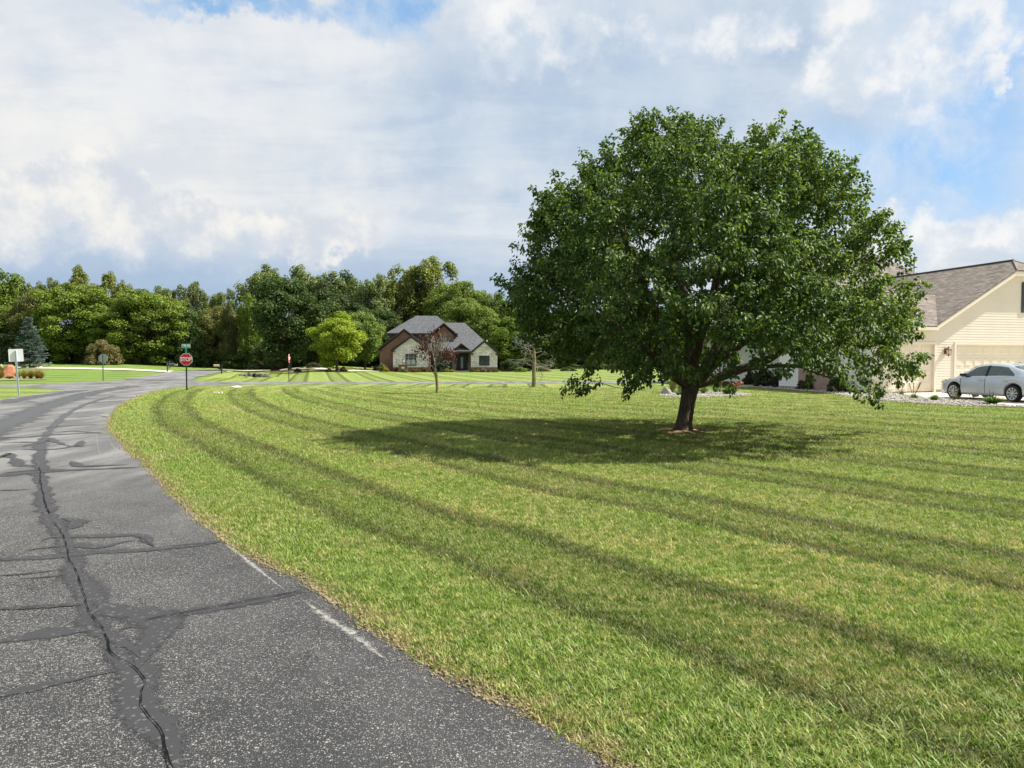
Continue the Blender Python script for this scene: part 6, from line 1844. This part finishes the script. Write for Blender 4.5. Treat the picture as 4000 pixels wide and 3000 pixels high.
p = G(33, 1474); Y = p[1]; S = Y / FPX
boulder('red_boulder', p, 56 * S, 1.1, 1.12 * (1474 - 1432) * S, M_REDROCK, 'big red boulder in the planted bed at the left edge', 3, peak=.15)
for px, py, w_, hh, lb, sd in ((4, 1437, 14, 13, 'pale boulder at the left edge behind the red boulder', 5), (26, 1438, 22, 9, 'low pale boulder just behind the top of the red boulder', 6), (150, 1437.5, 36, 8, 'flat pale boulder right of the blue spruce trunk', 7), (92, 1437, 26, 7, 'low pale boulder left of the blue spruce trunk', 8), (128, 1437, 22, 8, 'small pale boulder behind the blue spruce trunk', 9)):
    p = G(px, py); S = p[1] / FPX; boulder('pale_boulder', p, w_ * S, w_ * S * .7, hh * S, M_PALEROCK, lb, sd)
p = G(2602, 1541); S = p[1] / FPX
boulder('grey_boulder', p, 58 * S, .6, 27 * S, M_GREYROCK, 'grey boulder at the left end of the gravel island behind the pear tree', 11)
p = G(925, 1512.5); S = p[1] / FPX
boulder('flat_stone', p, 50 * S, .6, 5.5 * S, M_PALEROCK, 'flat pale stone slab lying in the lawn by the side road', 13, 'stone')
for px, sd in ((845, 21), (838, 22), (852, 23), (866, 24)):
    p = G(px, 1536 + sd % 2); boulder('small_stone', p, .17, .14, .08, M_PALEROCK, 'small pale stone in the row in the lawn right of the stop sign', sd, 'stone', 'row of small stones in the lawn', 2)
# stone-lined pipe end in the hollow
p = G(976, 1473); S = p[1] / FPX
for k, (dx_, dy_, w_, hh) in enumerate(((-1.1, .3, .6, .26), (-.6, .5, .55, .34), (-.15, .6, .6, .4), (.7, .5, .6, .36), (1.2, .3, .6, .28), (-1.5, -.1, .5, .2), (1.6, -.1, .5, .2), (.3, .8, .5, .45), (-.9, .8, .45, .38), (1.0, .8, .5, .36))):
    q = np.array([p[0] + dx_, p[1] + dy_ + 1.4, 0]); q[2] = float(gz(q[0], q[1])); boulder('culvert_stone', q, w_, .8, hh, M_DARKROCK, 'dark stone of the heap round the drain pipe in the hollow', 30 + k, 'stone', 'dark stones round the drain pipe', 2)
q = np.array([p[0] + .25, p[1] + .75, 0]); q[2] = float(gz(q[0], q[1]))
h = thing('drain_pipe', 'black drain pipe mouth among dark stones in the hollow', 'pipe', q)
cp = MB()
for i in range(20):
    a, b = 2 * math.pi * i / 20, 2 * math.pi * (i + 1) / 20
    for r0, y0, r1, y1 in ((.30, 0, .30, 1.2), (.26, 0, .30, 0), (.26, 1.1, .26, 0)): cp.face([(r0 * math.cos(a), y0, .25 + r0 * math.sin(a)), (r1 * math.cos(a), y1, .25 + r1 * math.sin(a)), (r1 * math.cos(b), y1, .25 + r1 * math.sin(b)), (r0 * math.cos(b), y0, .25 + r0 * math.sin(b))])
cp.build('pipe', M_BLACKM, h); h.scale = (.75, .75, .75)

# ================================================================== GARDEN PLANTS
M_GRASSP = leafmat('ornamental_grass', (.09, .12, .03), (.26, .24, .10), trans=.3, rough=.6)
M_DRYP = leafmat('autumn_grass', (.13, .12, .035), (.34, .22, .08), trans=.3, rough=.6)
M_HOSTA = leafmat('strap_leaf', (.05, .11, .025), (.13, .22, .055), trans=.3, rough=.5)
M_RUST = leafmat('rust_bloom', (.16, .05, .035), (.26, .12, .06), trans=.2, rough=.6)
M_WAND = mat('flower_stalk', (.15, .12, .07), .8, .2, fn=vary((.15, .12, .07), 6, .3, .1))


def fountain(name, p, n, hgt, spread, wid_, m_, label, cat='plant', seed=1, droop=.5, bloom=None, stalks=0, stalk_h=1.):
    """clump of arching strap leaves from one crown"""
    r = np.random.default_rng(seed); V, Fq, rd = [], [], []; o = 0; seg = 5
    for i in range(n):
        a = r.uniform(0, 6.28); L = hgt * r.uniform(.55, 1.1); le = spread * r.uniform(.15, 1); d_ = np.array([math.cos(a), math.sin(a), 0]); sd = np.array([-d_[1], d_[0], 0]); b = d_ * r.uniform(0, .12) * spread
        for k in range(seg + 1):
            t = k / seg; q = b + d_ * le * t ** 1.4 + np.array([0, 0, L * (t - droop * t * t * le / spread)]); ww = wid_ * (math.sin(math.pi * (.12 + .86 * t)) ** .7) * .5
            V += [q - sd * ww, q + sd * ww]; rd += [r.uniform(0, .25) + .6 * (i % 5) / 5] * 2
        for k in range(seg): Fq.append((o + 2 * k, o + 2 * k + 1, o + 2 * k + 3, o + 2 * k + 2))
        o += 2 * seg + 2
    h = thing(name, label, cat, p)
    mesh_np('foliage', np.array(V), np.array(Fq), m_, h, attrs={'rnd': rd})
    if bloom is not None:
        m2, nb, hb = bloom; P = np.c_[r.normal(size=(nb, 2)) * spread * .45, r.uniform(.75, 1.1, nb) * hb]; L = r.uniform(.06, .12, nb)
        V2, F2, r2 = leaves(P, r.normal(size=(nb, 3)) + np.array([0, 0, .5]), r.normal(size=(nb, 3)), L, L * .7, r.uniform(0, 1, nb)); mesh_np('blossom', V2, F2, m2, h, attrs={'rnd': r2})
    if stalks:
        E = []
        for i in range(stalks):
            a = r.uniform(0, 6.28); le = r.uniform(.1, .55) * stalk_h; e_ = np.array([math.cos(a) * le, math.sin(a) * le, stalk_h * r.uniform(.7, 1.05)]); mid = e_ * .62; E += [(0, 0, 0, *mid, .008, .008), (*mid, *e_, .018, .012)]
        V2, F2 = tubes(E, 5); mesh_np('flower_stalk', V2, F2, M_WAND, h)
    return h


gp = lambda px, py: G(px, py)
fountain('ornamental_grass', gp(2628, 1536), 420, 1.0, .42, .012, M_GRASSP, 'tall feathery ornamental grass behind the grey boulder', seed=2, droop=.35, bloom=(leafmat('grass_plume', (.30, .22, .16), (.48, .38, .28)), 160, .95))
fountain('strap_leaf_plant', gp(2652, 1546), 90, .42, .45, .035, M_HOSTA, 'green strap leafed plant just left of the pear tree trunk', seed=3)
fountain('strap_leaf_plant', gp(2747, 1539), 130, .5, .5, .03, M_HOSTA, 'bright green strap leafed plant just right of the pear tree trunk', seed=4)
fountain('strap_leaf_plant', gp(2838, 1541), 150, .5, .55, .04, M_HOSTA, 'dark green broad plant with rust blooms at the right of the gravel island', seed=5, bloom=(M_RUST, 60, .55))
fountain('flowering_plant', gp(2868, 1538), 90, .5, .4, .03, M_HOSTA, 'rust red flowering plant at the right rim of the gravel island', seed=6, bloom=(M_RUST, 170, .52))
fountain('strap_leaf_plant', gp(2795, 1534), 100, .5, .42, .035, M_HOSTA, 'green leafy plant round the foot of the dark post', seed=7, bloom=(M_RUST, 40, .55))
fountain('dark_grass', gp(2655, 1534), 160, .7, .3, .014, M_GRASSP, 'dark grassy clump half hidden behind the pear tree trunk', seed=8)
p = G(2811, 1533); H = 2.2
h = thing('yard_lamp', 'dark yard lamp post rising from the gravel island into the pear tree leaves', 'lamp post', p)
MB().tube((0, 0, -.1), (0, 0, H), .05, n=10).lathe([(.05, H), (.12, H + .05), (.14, H + .08)], n=8).lathe([(.17, H + .36), (.06, H + .46), (.01, H + .52)], n=8).tube((-.22, 0, H - .35), (.22, 0, H - .35), .014, n=6).build('post', M_BLACKM, h)
MB().lathe([(.12, H + .08), (.15, H + .36)], n=8).build('lamp_glass', M_AMBER, h)
# plants of the front gravel bed, left to right
fountain('ornamental_grass', gp(3425, 1545), 260, .8, .4, .014, M_GRASSP, 'tall grassy clump under the right drooping pear branches', seed=9)
fountain('strap_leaf_plant', gp(3438, 1556), 120, .42, .42, .04, M_HOSTA, 'bright green plant at the foot of the small garage door', seed=10)
fountain('spiky_plant', gp(3520, 1543), 60, .25, .35, .03, M_HOSTA, 'low plant with leaning dry stalks before the small garage door', seed=11, stalks=4, stalk_h=.75)
fountain('spiky_plant', gp(3568, 1557), 70, .25, .38, .03, M_HOSTA, 'low plant with tall dry stalks in front of the lantern wall', seed=12, stalks=4, stalk_h=.85)
fountain('strap_leaf_plant', gp(3650, 1566), 90, .30, .38, .045, M_HOSTA, 'leafy green plant left of the car front wheel', seed=13)
fountain('spiky_plant', gp(3733, 1563), 60, .30, .28, .03, M_GRASSP, 'small tufted plant before the car front wheel', seed=14, stalks=2, stalk_h=.5)
fountain('strap_leaf_plant', gp(3880, 1580), 190, .36, .62, .06, M_HOSTA, 'wide light green leafy plant before the car rear door', seed=15, stalks=2, stalk_h=.5)
# side bed shrubs
for px, py, w_, hh, c, lb in ((3150, 1523, 1.0, .85, (.07, .065, .028), 'round dark clipped shrub before the brick bay'), (3042, 1514, 1.2, 1.05, (.045, .055, .03), 'dark shrub at the far white siding corner'), (2985, 1509, 1.5, 1.5, (.05, .075, .03), 'loose green shrub left of the far siding corner'), (3270, 1533, 1.0, 1.1, (.04, .07, .02), 'dark green shrub right of the brick bay'), (2940, 1503, 1.6, 1.0, (.05, .06, .03), 'dark low shrub by the pale walkway')):
    dup(PROTO['garden'][1], G(px, py), px, (w_ / 1.2, w_ / 1.2, hh / .95), lb, None, c)
# leaning white panel before the car
p = G(3800, 1556); h = thing('garden_sign', 'small white panel leaning on a stake in front of the car door', 'sign', p, R(20))
MB().tube((-.10, .02, -.05), (-.22, .05, .40), .012, n=6).build('stake', M_BLKPL, h)
MB().slab([(-.33, -.02, .46), (-.12, -.10, .05), (.26, -.10, .08), (.10, -.02, .48)], (.0, .02, .01)).build('panel', M_SWHITE, h)
# bed round the red boulder
bp = pix([(-60, 1484), (10, 1482), (60, 1481.5), (120, 1480), (170, 1481), (184, 1483), (150, 1485.5), (60, 1487), (-60, 1490)])
flat_poly('planting_bed', catmull(bp + bp[:1], .6), .05, M_TAN, follow=True)
for px, py, hh, sp, lb, sd in ((70, 1479, .9, .6, 'straw coloured grass clump just right of the red boulder', 21), (95, 1480, 1.0, .7, 'yellow brown grass clump behind the leaning sign post', 22), (120, 1481, 1.0, .7, 'green and straw grass clump in the middle of the boulder bed', 23), (146, 1481, 1.1, .8, 'rust tipped grass clump at the right of the boulder bed', 24), (160, 1481, .8, .6, 'last low grass clump at the right end of the boulder bed', 25), (3, 1478, .9, .6, 'dry grass clump left of the red boulder', 26)):
    fountain('dry_grass', gp(px, py), 260, hh, sp, .02, M_DRYP, lb, seed=sd, droop=.4)
fountain('low_shrub', gp(36, 1480), 160, .35, .7, .05, M_HOSTA, 'low green plant in front of the red boulder', seed=27)
fountain('low_shrub', gp(4, 1468), 300, 1.2, .8, .03, M_GRASSP, 'dark green tuft behind the left side of the red boulder', seed=28)

# patterns that nothing uses are taken away again
for kind_ in PROTO.values():
    for r_ in kind_:
        if id(r_) not in _used:
            for c_ in list(r_.children): bpy.data.objects.remove(c_)
            bpy.data.objects.remove(r_)
